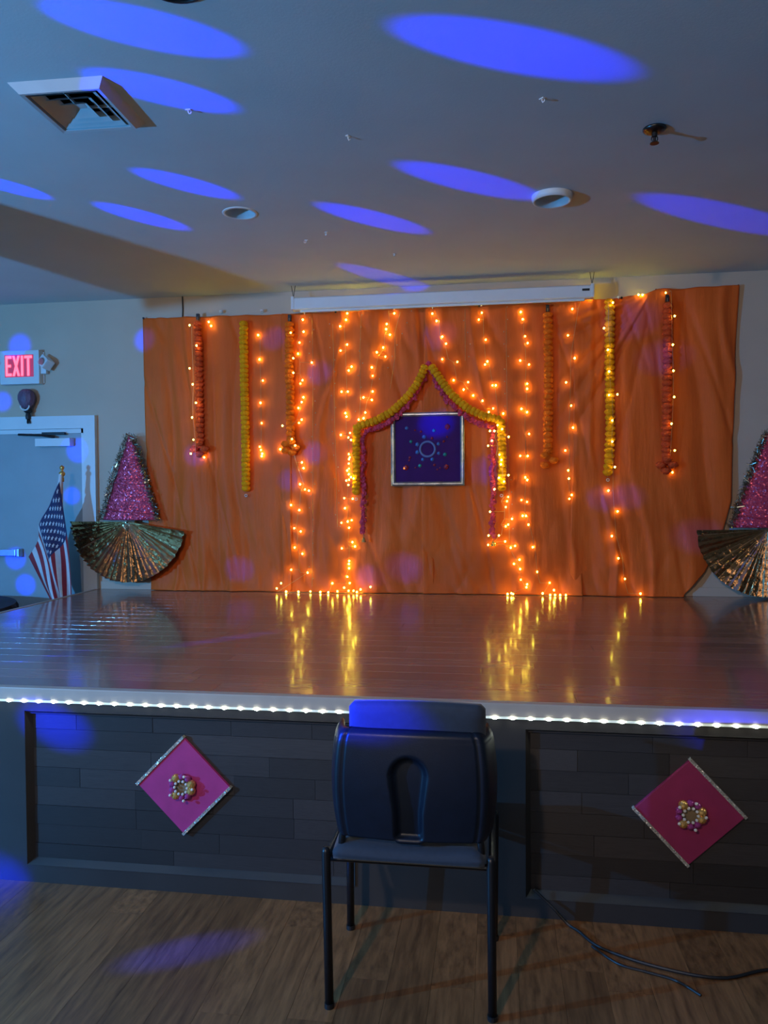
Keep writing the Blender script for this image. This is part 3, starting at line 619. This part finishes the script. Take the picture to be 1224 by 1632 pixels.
def cloth_y(x, z, k):
    """distance of the cloth in front of the wall"""
    f = np.zeros_like(x)
    w_ = .6 * vn(x * 1.7 + 3, z * 1.1)
    n1 = vn(x * 5.0 + w_ * 2, z * .55 + k * 7); n2 = vn(x * 11.0 + w_ * 3, z * .9 + k * 3 + 20)
    f += .036 * np.abs(2 * n1 - 1) + .014 * np.abs(2 * n2 - 1)
    low = np.clip((1.6 - z) / .8, 0, 1)
    n3 = vn((x + z * .35) * 9, (z - x * .3) * 2.0 + k * 5); f += .022 * low * np.abs(2 * n3 - 1)
    n4 = vn((x - z * .5) * 7, (z + x * .5) * 1.5 + 9); f += .014 * low * np.abs(2 * n4 - 1)
    cr = vn(x * 4.2 + w_ * 2.5 + 11, z * .45 + k * 9) - .5; f += .022 * np.exp(-(cr / .07) ** 2) * (.5 + .5 * vn(x * 2, z * 1.3 + 30))
    cr2 = vn((x + z * .28) * 6.5 + 5, z * .6 + 50 + k) - .5; f -= .012 * np.exp(-(cr2 / .06) ** 2)
    f += .014
    if k >= 2:      # drag folds fanning from the raised pin
        px, pz = (1.06, 2.82); r = np.hypot(x - px, z - pz); a = np.arctan2(x - px, pz - z)
        fan = np.abs(2 * vn(a * 7 + 40, r * .5) - 1); f += .075 * fan * np.clip(r * 2.0, 0, 1) * np.exp(-r * .55) * np.clip((1.15 - x) * 6, 0, 1) * np.clip((x - .30) * 3.5, 0, 1)
    f += .030 * np.clip((.85 - z) / .12, 0, 1) ** 2
    return f
SEAM = [None, -1.516, -.485, .537, None]
labels = ['leftmost orange cloth panel of the backdrop, beside the left gold fan', 'orange cloth panel of the backdrop behind the left arch strings', 'orange cloth panel of the backdrop right of its centre seam', 'rightmost orange cloth panel of the backdrop, hung with a raised corner']
for k in range(4):
    nx, nz = 96, 170; bm = bmesh.new(); rows = []
    for j in range(nz + 1):
        t = j / nz; row = []
        zr = .736 + t * (2.76 - .736)
        xa = float(left_edge(zr)) if k == 0 else SEAM[k] - .02 + .012 * math.sin(zr * 2.2 + k)
        xb = float(right_edge(zr)) if k == 3 else SEAM[k + 1] + .05
        X = np.linspace(xa, xb, nx + 1); topz = np.interp(X, TOPX, TOPZ) - .004 * np.abs(np.sin(X * 14))
        Z = .738 + t * (topz - .738)
        Y = D - .006 - cloth_y(X, Z, k) * .8 - .004 * (k if k < 3 else 1.5) - np.where(np.abs(X - xa) < .04, .004, 0)
        rows.append([bm.verts.new((float(X[i]), float(Y[i]), float(Z[i]))) for i in range(nx + 1)])
    for j in range(nz):
        for i in range(nx): bm.faces.new((rows[j][i], rows[j][i + 1], rows[j + 1][i + 1], rows[j + 1][i]))
    o = smooth(obj('backdrop_panel', bm, M['satin'])); sm = o.modifiers.new('thick', 'SOLIDIFY'); sm.thickness = .0012; sm.offset = 1
    tag(o, labels[k], 'curtain', 'orange backdrop panels')
pin = mesh_of('push_pin', ico(.009, 1, 0, (1, .8, 1)), M['black'])
PIN_AT = ['at the top left corner of the orange backdrop', 'under the left part of the screen case', 'under the right half of the screen case', 'above the right orange garland', 'right of the right yellow garland', 'at the raised point left of the far right garland', 'at the top right corner of the orange backdrop']
for x, w_ in zip((-2.585, -1.13, -.11, .305, .85, 1.075, 1.60), PIN_AT):
    tag(obj('push_pin', pin, None, None, (x, D - .032, float(np.interp(x, TOPX, TOPZ)) - .004)), 'dark push pin ' + w_, 'pin', 'push pins along the backdrop')
hk = mesh_of('hook', tube(boxm(-.007, .007, -.003, .003, .0, .022, .002), [(0, -.004, .008), (0, -.016, .002), (0, -.024, .006), (0, -.024, .016)], .0035, 8), M['clear'])
HOOK_AT = ['between the far left red and yellow garlands', 'right of the left yellow garland', 'just right of the left orange garland', 'at the top of the dense string left of the arch', 'at the top of the left slanting string',
           'straight above the peak of the arch', 'at the first string right of the arch peak', 'above the string left of the right orange garland', 'right of the right orange garland', 'right of the right yellow garland']
for (x, z), w_ in zip(HOOKS, HOOK_AT):
    tag(obj('adhesive_hook', hk, None, None, (x, D - .03, z - .008)), 'clear hook above the backdrop, ' + w_, 'hook', 'clear hooks above the backdrop')

def cloth_front(x, z):
    """how far the cloth surface stands off the wall at (x, z)"""
    k = 0 if x < -1.516 else 1 if x < -.485 else 2 if x < .537 else 3
    one = lambda a: np.array([float(a)])
    return max(.010 + float(cloth_y(one(x), one(z), q)[0]) * .8 + .004 * (q if q < 3 else 1.5) for q in {k, min(k + (x > (SEAM[k + 1] or 9) - .06), 3)})
# ================================================================ fairy light strings
S4 = [(-1.02, 2.775), (-.94, 2.78)] + S4      # bulbs resting behind the screen case
S9 = [(.640, 2.80), (.615, 2.78), (.635, 2.76)] + S9
def near_garland(x, z):
    for g in GARL:
        zs = [p[1] for p in g]
        if min(zs) - .06 < z < max(zs) + .03:
            for (x0, z0), (x1, z1) in zip(g, g[1:]):
                if min(z0, z1) - .03 <= z <= max(z0, z1) + .03 and abs(x - (x0 + x1) / 2) < .055: return True
    return False
GARL = [G_red_left, G_yellow_left, G_orange_left, G_orange_right, G_yellow_right, G_red_right, A_yel_left[5:], A_yel_right[5:], A_pink_left[5:], A_pink_right[5:]]
bulb_mesh = mesh_of('bulb', ico(.0065, 1, 0, (1, 1, 1.1)), M['bulb']); bulb_off = mesh_of('bulb_off', ico(.0032, 1, 0, (1, 1, 1.4)), M['bulb_off'])
rnd = random.Random(21)
def string(pts, label, floor_pts=(), lit=True, group='fairy light strings'):
    """one hanging string: copper wire with a bulb at each point"""
    root = thing('fairy_light_string', label, 'string lights', (pts[0][0], D - .06, pts[0][1]), group)
    x0, z0 = pts[0]; P3 = []
    for x, z in pts:
        yy = .06 - max(cloth_front(x, z) + rnd.uniform(.010, .028), (.172 if -1.05 < x < .12 else .140) if near_garland(x, z) else 0)
        P3.append(Vector((x - x0, yy, z - z0)))
    order = sorted(P3, key=lambda p: -p.z)
    # the wire follows a smoothed centre line, each bulb sits on a short twig
    line = []
    for i, p in enumerate(order):
        nb = order[max(0, i - 2):i + 3]; c = sum(nb, Vector()) / len(nb); line.append(Vector((c.x, c.y, p.z)))
    wp = [Vector((line[0].x, .0, max(line[0].z, 0) + .02))] + line if lit else line
    out = [wp[0]]
    for p in wp[1:]:
        if (p - out[-1]).length > .006: out.append(p)
    bm = tube(bmesh.new(), out, .0013, 5)
    for p, c in zip(order, line):
        if lit and (p - c).length > .004: tube(bm, [c, p], .0010, 4)
    obj('wire', bm, M['wire'], root)
    if lit:
        for p in P3: obj('bulb', bulb_mesh, None, root, p)
        for x, z in floor_pts:
            obj('bulb', bulb_mesh, None, root, (x - x0, .06 - max(.10, cloth_front(x, max(z, HS + .01)) + .015) - rnd.uniform(0, .02), max(z, HS + .010) - z0))
        if floor_pts:
            f3 = [Vector((order[-1].x, order[-1].y, order[-1].z))] + [Vector((x - x0, -.04, HS + .006 - z0)) for x, z in sorted(floor_pts)]
            obj('wire', tube(bmesh.new(), f3, .0013, 5), M['wire'], root)
    else:
        for x, z in resample(pts, .085):
            obj('bulb', bulb_off, None, root, (x - x0 + rnd.choice((-.014, .014)), rnd.uniform(-.02, 0), z - z0))
    return root
string(S1, 'warm fairy light string wound down the red garland at far left')
string(S2, 'sparse fairy light string between yellow and orange garlands at left')
string(S3, 'warm fairy light string right of the left orange garland, reaching the deck', S3f)
string(S4, 'dense fairy light string hanging just left of the garland arch', S4f)
string(S5, 'slanting fairy light string running down to the left arch corner')
string(S6, 'slanting fairy light string running down to the right arch corner')
string(S7, 'dense fairy light string hanging along the right side of the arch', S8f[:3])
string(S8, 'warm fairy light string right of the arch trailing onto the deck', S8f[3:])
string(S9, 'sparse fairy light string right of the right orange garland')
string(S10, 'warm fairy light string wound down the right yellow garland to the deck')
string(S11, 'warm fairy light string wound down the red garland at far right')
string([EX[0], (EX[0][0] - .02, EX[0][1] + .03)], 'two warm bulbs at the top between red and yellow garlands', (), True, None)
string([EX[1], (EX[1][0] + .03, EX[1][1] + .005)], 'two warm bulbs at the top left of the far right red garland', (), True, None)
for u, lab in ((U1, 'unlit thin wire string hanging right of the second fairy light cluster'), (U2, 'unlit thin wire string left of the dense string beside the arch'), (U3, 'unlit thin wire string ending above the left arch corner'), (U4, 'unlit slanting wire string left of the arch peak'), (U5, 'unlit thin wire string right of the arch'), (U6, 'unlit slanting wire string right of the arch peak')):
    string(u, lab, (), False, 'unlit light strings')

# ================================================================ garlands
def pom(name, r, m, sq, seed, spikes=False):
    bm = ico(r, 2, .09 if not spikes else .38, sq, seed); return mesh_of(name, bm, m)
poms = {c: [pom('flower_' + c, .034, M[c], (1, 1, .72), i) for i in range(3)] for c in ('yellow', 'orange', 'red')}
pinks = [pom('floret', .021, M['pink'], (1, .8, .9), i, True) for i in range(3)]
clip_mesh = mesh_of('clip', boxm(-.011, .011, -.012, .012, -.022, .022, .003), M['black'])
def garland(pts, colour, label, step=.037, y=-.07, tuft=0, clip=True, scale=1.0, group='flower garlands', ring=False):
    y = min(y, -max(cloth_front(q[0], q[1]) for q in resample(pts, .05)) - .020)
    root = thing('flower_garland', label, 'garland', (pts[0][0], D + y, pts[0][1]), group); x0, z0 = pts[0]
    obj('string', tube(bmesh.new(), [(p[0] - x0, 0, p[1] - z0) for p in ([(pts[0][0], pts[0][1] + .05)] if clip else []) + list(pts)], .0018, 5), M['wire'], root)
    rr = random.Random(len(label)); P = resample(pts, step)
    for i, p in enumerate(P):
        a = P[max(i - 1, 0)]; b_ = P[min(i + 1, len(P) - 1)]; ang = math.atan2(b_.x - a.x, -(b_.y - a.y))
        o = obj('flower', rr.choice(poms[colour]), None, root, (p.x - x0 + rr.uniform(-.002, .002), rr.uniform(-.003, .003), p.y - z0))
        o.rotation_euler = (0, -ang, rr.uniform(0, 6.28)) if False else Matrix.Rotation(-ang, 3, 'Y').to_4x4().to_euler(); o.scale = (scale, scale, scale)
        o.rotation_euler.z += 0
    for k in range(tuft):
        a = 2 * math.pi * k / max(tuft, 1); e = P[-1]
        obj('flower', poms[colour][k % 3], None, root, (e.x - x0 + .040 * math.cos(a), -.012 - .01 * math.sin(a), e.y - z0 - .025 + .038 * math.sin(a)))
    if clip: obj('clip', clip_mesh, None, root, (0, .012, .052))
    if ring:
        bm = bmesh.new(); e = P[-1]; tube(bm, [(e.x - x0 + .009 * math.cos(R(a)), 0, e.y - z0 - .052 + .009 * math.sin(R(a))) for a in range(0, 361, 30)], .0025, 6, False); obj('ring', bm, M['pearl'], root)
    return root
garland(G_red_left, 'red', 'far left red garland with a tufted end beside the blue-lit wall', tuft=4, scale=.95)
garland(G_yellow_left, 'yellow', 'long plain yellow marigold garland on the left of the backdrop', clip=False, step=.034, scale=.98, ring=True)
garland(G_orange_left, 'orange', 'left orange garland with a tufted end beside the dense bulbs', tuft=5)
garland(G_orange_right, 'orange', 'right orange garland without lights hanging right of the arch', tuft=3)
garland(G_yellow_right, 'yellow', 'right yellow marigold garland wound with bulbs', clip=False, ring=True)
garland(G_red_right, 'red', 'far right red garland with a glowing end', tuft=4)
garland(A_yel_left, 'yellow', 'yellow marigold garland forming the left half of the arch', .030, -.130, clip=False, scale=.90, group='arch garlands', ring=True)
garland(A_yel_right, 'yellow', 'yellow marigold garland forming the right half of the arch', .030, -.130, clip=False, scale=.90, group='arch garlands', ring=True)
def pink_garland(pts, label):
    root = thing('petal_garland', label, 'garland', (pts[0][0], D - max(.110, max(cloth_front(q[0], q[1]) for q in resample(pts, .05)) + .010), pts[0][1]), 'pink arch garlands'); x0, z0 = pts[0]
    obj('string', tube(bmesh.new(), [(p[0] - x0, 0, p[1] - z0) for p in pts], .0018, 5), M['wire'], root)
    rr = random.Random(5)
    for i, p in enumerate(resample(pts, .021)):
        o = obj('floret', pinks[i % 3], None, root, (p.x - x0 + rr.uniform(-.009, .009), rr.uniform(-.008, .008), p.y - z0)); o.rotation_euler = (rr.uniform(0, 6), rr.uniform(0, 6), rr.uniform(0, 6)); k = rr.uniform(.75, 1.1); o.scale = (k, k, k)
    e = pts[-1]; bm = bmesh.new(); lathe(bm, [(0, .018), (.007, .016), (.011, .004), (.017, -.012), (.019, -.016), (.015, -.016), (0, -.008)], 16); smooth(obj('bell', bm, M['gold_bead'], root, (e[0] - x0, 0, e[1] - z0 - .035)))
    obj('bell_cord', tube(bmesh.new(), [(e[0] - x0, 0, e[1] - z0), (e[0] - x0, 0, e[1] - z0 - .02)], .002, 5), M['wire'], root)
pink_garland(A_pink_left, 'pink petal garland under the left half of the arch ending in a bell')
pink_garland(A_pink_right, 'pink petal garland under the right half of the arch ending in a bell')

# ================================================================ framed picture
pc = thing('framed_picture', 'silver framed purple picture with jewelled flower motif under the arch', 'picture', (-.470, D - .080, 1.755))
hw = .257; M['pic'] = mat('purple_canvas', (0.055, 0.008, 0.085), 0.7, spec=.15, var=0.1, scale=10)
obj('canvas', boxm(-hw + .02, hw - .02, -.004, .006, -hw + .02, hw - .02), M['pic'], pc)
M['silver'] = mat('antique_silver', (0.42, 0.42, 0.40), 0.3, 0.9, var=0.25, scale=25, bump=.2, bscale=60)
for k in range(4):
    bm = bmesh.new()
    pr = [(0, -.002), (0, -.016), (.007, -.020), (.012, -.014), (.016, -.014), (.020, -.018), (.028, -.012), (.030, -.004)]
    A = [bm.verts.new((-hw + p[0], p[1], hw - p[0])) for p in pr]; B = [bm.verts.new((hw - p[0], p[1], hw - p[0])) for p in pr]
    for a in range(7): bm.faces.new((A[a], A[a + 1], B[a + 1], B[a]))
    bmesh.ops.recalc_face_normals(bm, faces=bm.faces)
    bmesh.ops.rotate(bm, verts=bm.verts, cent=(0, 0, 0), matrix=Matrix.Rotation(R(90 * k), 3, 'Y')); obj('frame_bar', bm, M['silver'], pc)
M['gem_blue'] = mat('blue_gem', (0.10, 0.18, 0.40), 0.08, .4, var=.2); M['gem_red'] = mat('red_gem', (0.40, 0.03, 0.04), 0.08, .4, var=.2); M['gem_green'] = mat('green_gem', (0.05, 0.28, 0.22), 0.08, .4, var=.2); M['paint'] = mat('slate_blue_paint', (0.11, 0.14, 0.30), 0.5, var=.15)
bm = bmesh.new(); lathe(bm, [(.044, -.004), (.044, -.008), (.052, -.010), (.060, -.008), (.060, -.004)], 40, 'Y'); smooth(obj('ring', bm, M['paint'], pc))
bm = bmesh.new(); lathe(bm, [(0, -.0055), (.040, -.0055), (.040, -.004)], 32, 'Y'); obj('disc', bm, M['pic'], pc)
gem = {c: mesh_of('gem_' + c, ico(.011, 1, 0, (1, .5, 1)), M['gem_' + c]) for c in ('blue', 'red', 'green')}
S_ = .000433 * 0 + hw / 570.0    # zoomed-picture units to metres
for x, y, c, s in ((250, 280, 'blue', 1.3), (935, 270, 'red', 1.9), (235, 950, 'red', 1.9), (915, 945, 'red', 1.8), (545, 435, 'blue', 1.5), (785, 555, 'blue', 1.3), (430, 690, 'blue', 1.5), (680, 815, 'blue', 1.4), (790, 715, 'blue', 1.2), (430, 560, 'blue', 1.5), (520, 815, 'blue', 1.3), (675, 460, 'red', 1.0),
                   (710, 330, 'green', 1.2), (320, 510, 'green', 1.2), (895, 735, 'green', 1.4), (470, 920, 'green', 1.3), (875, 515, 'red', .9), (490, 345, 'red', .9), (300, 780, 'red', 1.0), (715, 910, 'red', 1.0), (285, 830, 'red', .7), (765, 985, 'red', .7), (810, 960, 'red', .6), (395, 950, 'red', .6), (930, 440, 'red', .7), (390, 320, 'red', .7)):
    o = obj('gem', gem[c], None, pc, ((x - 602) * S_ * .92, -.006, -(y - 640) * S_ * .92)); o.scale = (s, s, s)

# ================================================================ lamp-shaped decorations: glitter flame over a gold pleated fan
def diya(label, x, z, seed):
    root = thing('fan_decoration', label, 'decoration', (x, D - .1, z), 'gold fan decorations'); rr = random.Random(seed)
    # flame: padded glitter triangle
    bm = bmesh.new(); nr = 26; rows = []
    for j in range(nr + 1):
        t = j / nr; w_ = .205 * (1 - t) ** .92 + .012; zz = .01 + .62 * t; row = []
        for i in range(15):
            s = i / 7 - 1; row.append(bm.verts.new((s * w_ + .012 * t, -.045 * (1 - s * s) * (1 - t * .6) + .02 + .004 * math.sin(zz * 40 + s), zz)))
        rows.append(row)
    for j in range(nr):
        for i in range(14): bm.faces.new((rows[j][i], rows[j][i + 1], rows[j + 1][i + 1], rows[j + 1][i]))
    o = smooth(obj('flame', bm, M['pink_glitter'], root)); sd = o.modifiers.new('thick', 'SOLIDIFY'); sd.thickness = .006; sd.offset = 1
    bm = bmesh.new(); tube(bm, [(-.185, -.018, .095), (-.06, -.032, .075), (.08, -.032, .062), (.185, -.016, .058)], .004, 6); obj('fold_line', bm, M['pink'], root)
    # tinsel border
    bm = bmesh.new()
    for side in (-1, 1):
        for k in range(620):
            t = (k + rr.random()) / 620; w_ = .205 * (1 - t) ** .92 + .012
            c = Vector((side * (w_ + .006) + .012 * t + rr.gauss(0, .010), rr.uniform(-.03, .02), .01 + .63 * t + rr.uniform(-.01, .01)))
            d = Vector((rr.gauss(0, 1), rr.gauss(0, 1), rr.gauss(0, 1))).normalized() * rr.uniform(.010, .026); w2 = d.cross(Vector((rr.gauss(0, 1), rr.gauss(0, 1), rr.gauss(0, 1)))).normalized() * .0018
            vs = [bm.verts.new(c + d + w2), bm.verts.new(c + d - w2), bm.verts.new(c - d - w2), bm.verts.new(c - d + w2)]; bm.faces.new(vs)
    stuff(obj('tinsel_border', bm, M['tinsel'], root))
    # pleated fan
    bm = bmesh.new(); n = 60; rad = .445; cols = []
    for k in range(n + 1):
        a = R(180 + 171 * k / n); up = 1 if k % 2 else -1; j = rr.uniform(.6, 1.2); col = []
        a += rr.uniform(-.008, .008)
        for i in range(9):
            t = i / 8; rr_ = .012 + (rad - .012 + rr.uniform(-.004, .004) * (i == 8)) * t
            col.append(bm.verts.new((rr_ * math.cos(a), -.035 + up * .014 * j * t - .02 * t * math.sin(math.pi * k / n), rr_ * math.sin(a))))
        cols.append(col)
    for k in range(n):
        for i in range(8): bm.faces.new((cols[k][i], cols[k][i + 1], cols[k + 1][i + 1], cols[k + 1][i]))
    o = obj('pleated_fan', bm, M['gold'], root); sd = o.modifiers.new('thick', 'SOLIDIFY'); sd.thickness = .001
    obj('backing', boxm(-.03, .03, .02, .075, -.42, .40), M['kraft'], root)
    return root
diya('pink glitter flame over a gold pleated fan beside the door', -2.685, 1.250, 1)
diya('pink glitter flame over a gold pleated fan cut by the right edge', 1.762, 1.195, 2)

# ================================================================ diamond plaques on the stage front
bead_big = {c: mesh_of('bead_' + c, ico(.0165, 2, 0), M[m_]) for c, m_ in (('gold', 'gold_bead'), ('purple', 'purple_bead'))}; bead_small = mesh_of('pearl', ico(.0055, 2, 0), M['pearl'])
def plaque(label, x, z, board_m, edges_on, ang):
    root = thing('diamond_plaque', label, 'decoration', (x, S + .032, z), 'diamond plaques'); h = .1255
    def rot(bm): bmesh.ops.rotate(bm, verts=bm.verts, cent=(0, 0, 0), matrix=Matrix.Rotation(R(45 + ang), 3, 'Y')); return bm
    obj('board', rot(boxm(-h, h, -.014, 0, -h, h, .002)), board_m, root)
    for k in edges_on:
        bm = boxm(-h - .003, h + .003, -.020, .001, h - .006, h + .004); bmesh.ops.rotate(bm, verts=bm.verts, cent=(0, 0, 0), matrix=Matrix.Rotation(R(90 * k), 3, 'Y')); obj('glitter_edge', rot(bm), M['silver_glitter'], root)
    wr = part('bead_wreath', root)
    bm = bmesh.new(); lathe(bm, [(0, -.022), (.028, -.022), (.028, -.014)], 28, 'Y'); obj('disc', bm, M['kraft'], wr)
    bm = bmesh.new(); tube(bm, [(.043 * math.cos(R(a)), -.030, .043 * math.sin(R(a))) for a in range(0, 361, 10)], .0028, 6, False); obj('hoop', bm, M['purple_bead'], wr)
    rr = random.Random(int(x * 100)); n = 10
    for k in range(n):
        a = 2 * math.pi * k / n + .3; c = 'gold' if k % 3 == 0 else 'purple'; o = obj('bead', bead_big[c], None, wr, (.038 * math.cos(a), -.028, .038 * math.sin(a))); s = 1.0 if c == 'gold' else .72; o.scale = (s, s, s)
        a += .3; obj('bead', bead_small, None, wr, (.024 * math.cos(a), -.036, .024 * math.sin(a)))
        if k % 2: obj('bead', bead_small, None, wr, (.046 * math.cos(a), -.044, .046 * math.sin(a)))
plaque('magenta diamond plaque with bead wreath left of the chair', -1.128, .3915, M['purple_board'], (3, 1), 0)
plaque('crimson diamond plaque with bead wreath right of the chair', .632, .386, M['crimson_board'], (0, 2), 1.5)

# ================================================================ chair in front of the stage
cx, cy = -.241, 2.29
chr_ = thing('stacking_chair', 'dark navy stacking chair seen from behind in front of the stage', 'chair', (cx, cy, 0))
for (x0, y0, x1, y1, zt) in ((-.228, -.196, -.232, -.206, .462), (.229, -.188, .226, -.206, .462), (-.241, .197, -.238, .18, .43), (.232, .197, .236, .18, .43)):
    bm = tube(bmesh.new(), [(x0, y0, .006), (x0 * .5 + x1 * .5, (y0 + y1) / 2, zt / 2), (x1, y1, zt - .012), (x1, y1, zt)], [.0125, .0125, .0125, .009], 14)
    lg = smooth(obj('leg', bm, M['leg'], chr_)); bm = bmesh.new(); lathe(bm, [(0, 0), (.0145, 0), (.0145, .014), (0, .014)], 14, c=(x0, y0, 0)); obj('foot', bm, M['black'], lg)
bm = bmesh.new()
for x in (-.232, .229): tube(bm, [(x, -.205, .428), (x, .18, .422)], .0105, 10)
tube(bm, [(-.238, .17, .418), (.236, .17, .418)], .0105, 10); tube(bm, [(-.232, -.15, .405), (.229, -.15, .405)], .009, 10)
obj('seat_frame', bm, M['leg'], chr_)
# seat cushion with a waterfall edge
bm = bmesh.new(); nx, ny = 24, 20; top = []; bot = []
for j in range(ny + 1):
    rt_, rb_ = [], []
    for i in range(nx + 1):
        s, t = i / nx * 2 - 1, j / ny * 2 - 1
        rx = .217 * (1 - .03 * t * t); x = s * rx; y = t * .215 - .005; e = max(abs(s), abs(t)) ** 8
        rt_.append(bm.verts.new((x, y, .487 - .030 * e - .008 * (1 - s * s)))); rb_.append(bm.verts.new((x * .99, y * .99, .415 + .022 * max(abs(s), abs(t)) ** 6)))
    top.append(rt_); bot.append(rb_)
for j in range(ny):
    for i in range(nx):
        bm.faces.new((top[j][i], top[j][i + 1], top[j + 1][i + 1], top[j + 1][i])); bm.faces.new((bot[j][i], bot[j + 1][i], bot[j + 1][i + 1], bot[j][i + 1]))
for i in range(nx):
    bm.faces.new((top[0][i], bot[0][i], bot[0][i + 1], top[0][i + 1])); bm.faces.new((top[ny][i], top[ny][i + 1], bot[ny][i + 1], bot[ny][i]))
for j in range(ny):
    bm.faces.new((top[j][0], top[j + 1][0], bot[j + 1][0], bot[j][0])); bm.faces.new((top[j][nx], bot[j][nx], bot[j + 1][nx], top[j + 1][nx]))
smooth(obj('seat', bm, M['navy_fabric'], chr_))
# moulded back shell: rolled side wings and an arched recess
bm = bmesh.new(); nx, nz = 90, 64; rows = []
for j in range(nz + 1):
    t = j / nz; row = []
    for i in range(nx + 1):
        s = i / nx * 2 - 1; z = .495 + .305 * t
        hwid = .222 + .016 * math.sin(math.pi * min(1, t * 1.05)) ** .7 - .012 * max(0, (t - .93) / .07) ** 2
        ws = abs(s); x = math.copysign(ws, s) * hwid
        y = -.215 - .012 * math.sin(math.pi * t) + .02 * s * s
        if ws > .86: y += .085 * ((ws - .86) / .14) ** 2
        if abs(ws - .80) < .012: y += .004
        # arched recess
        zr = z - .675; inside = 0.0
        if z < .675: inside = 1 - abs(x + .004) / (.058 - .016 * min(1, (.675 - z) / .10))
        else: inside = 1 - math.hypot((x + .004) / .058, zr / .060)
        y += .024 * min(1, max(0, inside / .40)) ** 2 * (3 - 2 * min(1, max(0, inside / .40))) * min(1, max(0, (z - .497) / .006))
        if t > .95: y += .02 * ((t - .95) / .05) ** 2
        row.append(bm.verts.new((x + .006, y, z - .004 * s * s * (t > .9))))
    rows.append(row)
for j in range(nz):
    for i in range(nx): bm.faces.new((rows[j][i], rows[j][i + 1], rows[j + 1][i + 1], rows[j + 1][i]))
o = smooth(obj('back_shell', bm, M['navy'], chr_)); sd = o.modifiers.new('thick', 'SOLIDIFY'); sd.thickness = .010; sd.offset = -1
# back cushion rising above the shell
bm = bmesh.new(); nx, nz = 30, 22; F, B = [], []
for j in range(nz + 1):
    t = j / nz; rf, rb = [], []
    for i in range(nx + 1):
        s = i / nx * 2 - 1; cr = max(0, abs(s) - .93) / .07; z = .52 + .345 * t + (.009 * (1 - s * s) - .012 * cr ** 2) * t
        x = s * (.196 - .006 * t) + .022; e = max(abs(s), abs(2 * t - 1)) ** 10
        rf.append(bm.verts.new((x, -.135 + .018 * (1 - e) + .012 * s * s - .03 * t, z))); rb.append(bm.verts.new((x, -.160 - .012 * (1 - e) + .012 * s * s - .03 * t, z)))
    F.append(rf); B.append(rb)
for j in range(nz):
    for i in range(nx):
        bm.faces.new((F[j][i], F[j + 1][i], F[j + 1][i + 1], F[j][i + 1])); bm.faces.new((B[j][i], B[j][i + 1], B[j + 1][i + 1], B[j + 1][i]))
for i in range(nx): bm.faces.new((F[0][i], F[0][i + 1], B[0][i + 1], B[0][i])); bm.faces.new((F[nz][i], B[nz][i], B[nz][i + 1], F[nz][i + 1]))
for j in range(nz): bm.faces.new((F[j][0], B[j][0], B[j + 1][0], F[j + 1][0])); bm.faces.new((F[j][nx], F[j + 1][nx], B[j + 1][nx], B[j][nx]))
bmesh.ops.recalc_face_normals(bm, faces=bm.faces); smooth(obj('back_cushion', bm, M['navy_fabric'], chr_))
for x in (-.19, .20): smooth(obj('back_bracket', tube(bmesh.new(), [(x, -.17, .42), (x, -.19, .47), (x * .95, -.19, .56)], .010, 10), M['leg'], chr_))

# ================================================================ cable on the floor
def curve_pts(pts, n=10):
    out = []
    for i in range(len(pts) - 1):
        p0, p1, p2, p3 = (Vector(pts[max(i - 1, 0)]), Vector(pts[i]), Vector(pts[i + 1]), Vector(pts[min(i + 2, len(pts) - 1)]))
        for k in range(n):
            t = k / n; out.append(.5 * ((2 * p1) + (-p0 + p2) * t + (2 * p0 - 5 * p1 + 4 * p2 - p3) * t * t + (-p0 + 3 * p1 - 3 * p2 + p3) * t ** 3))
    return out + [Vector(pts[-1])]
tag(obj('floor_cable', tube(bmesh.new(), curve_pts([(.125, S - .004, .105), (.185, S - .015, .055), (.235, S - .03, .010), (.267, 2.56, .006), (.331, 2.472, .006), (.487, 2.396, .006), (.66, 2.367, .006), (.83, 2.43, .006), (1.05, 2.40, .006)]), .005, 8), M['black']), 'thin black cable curling across the floor from the right stage panel', 'cable')
tag(obj('floor_cable', tube(bmesh.new(), curve_pts([(.30, 2.485, .004), (.368, 2.402, .004), (.45, 2.37, .004), (.524, 2.340, .004), (.58, 2.28, .004)]), .004, 8), M['black']), 'short thin cable lying just in front of the longer floor cable', 'cable')
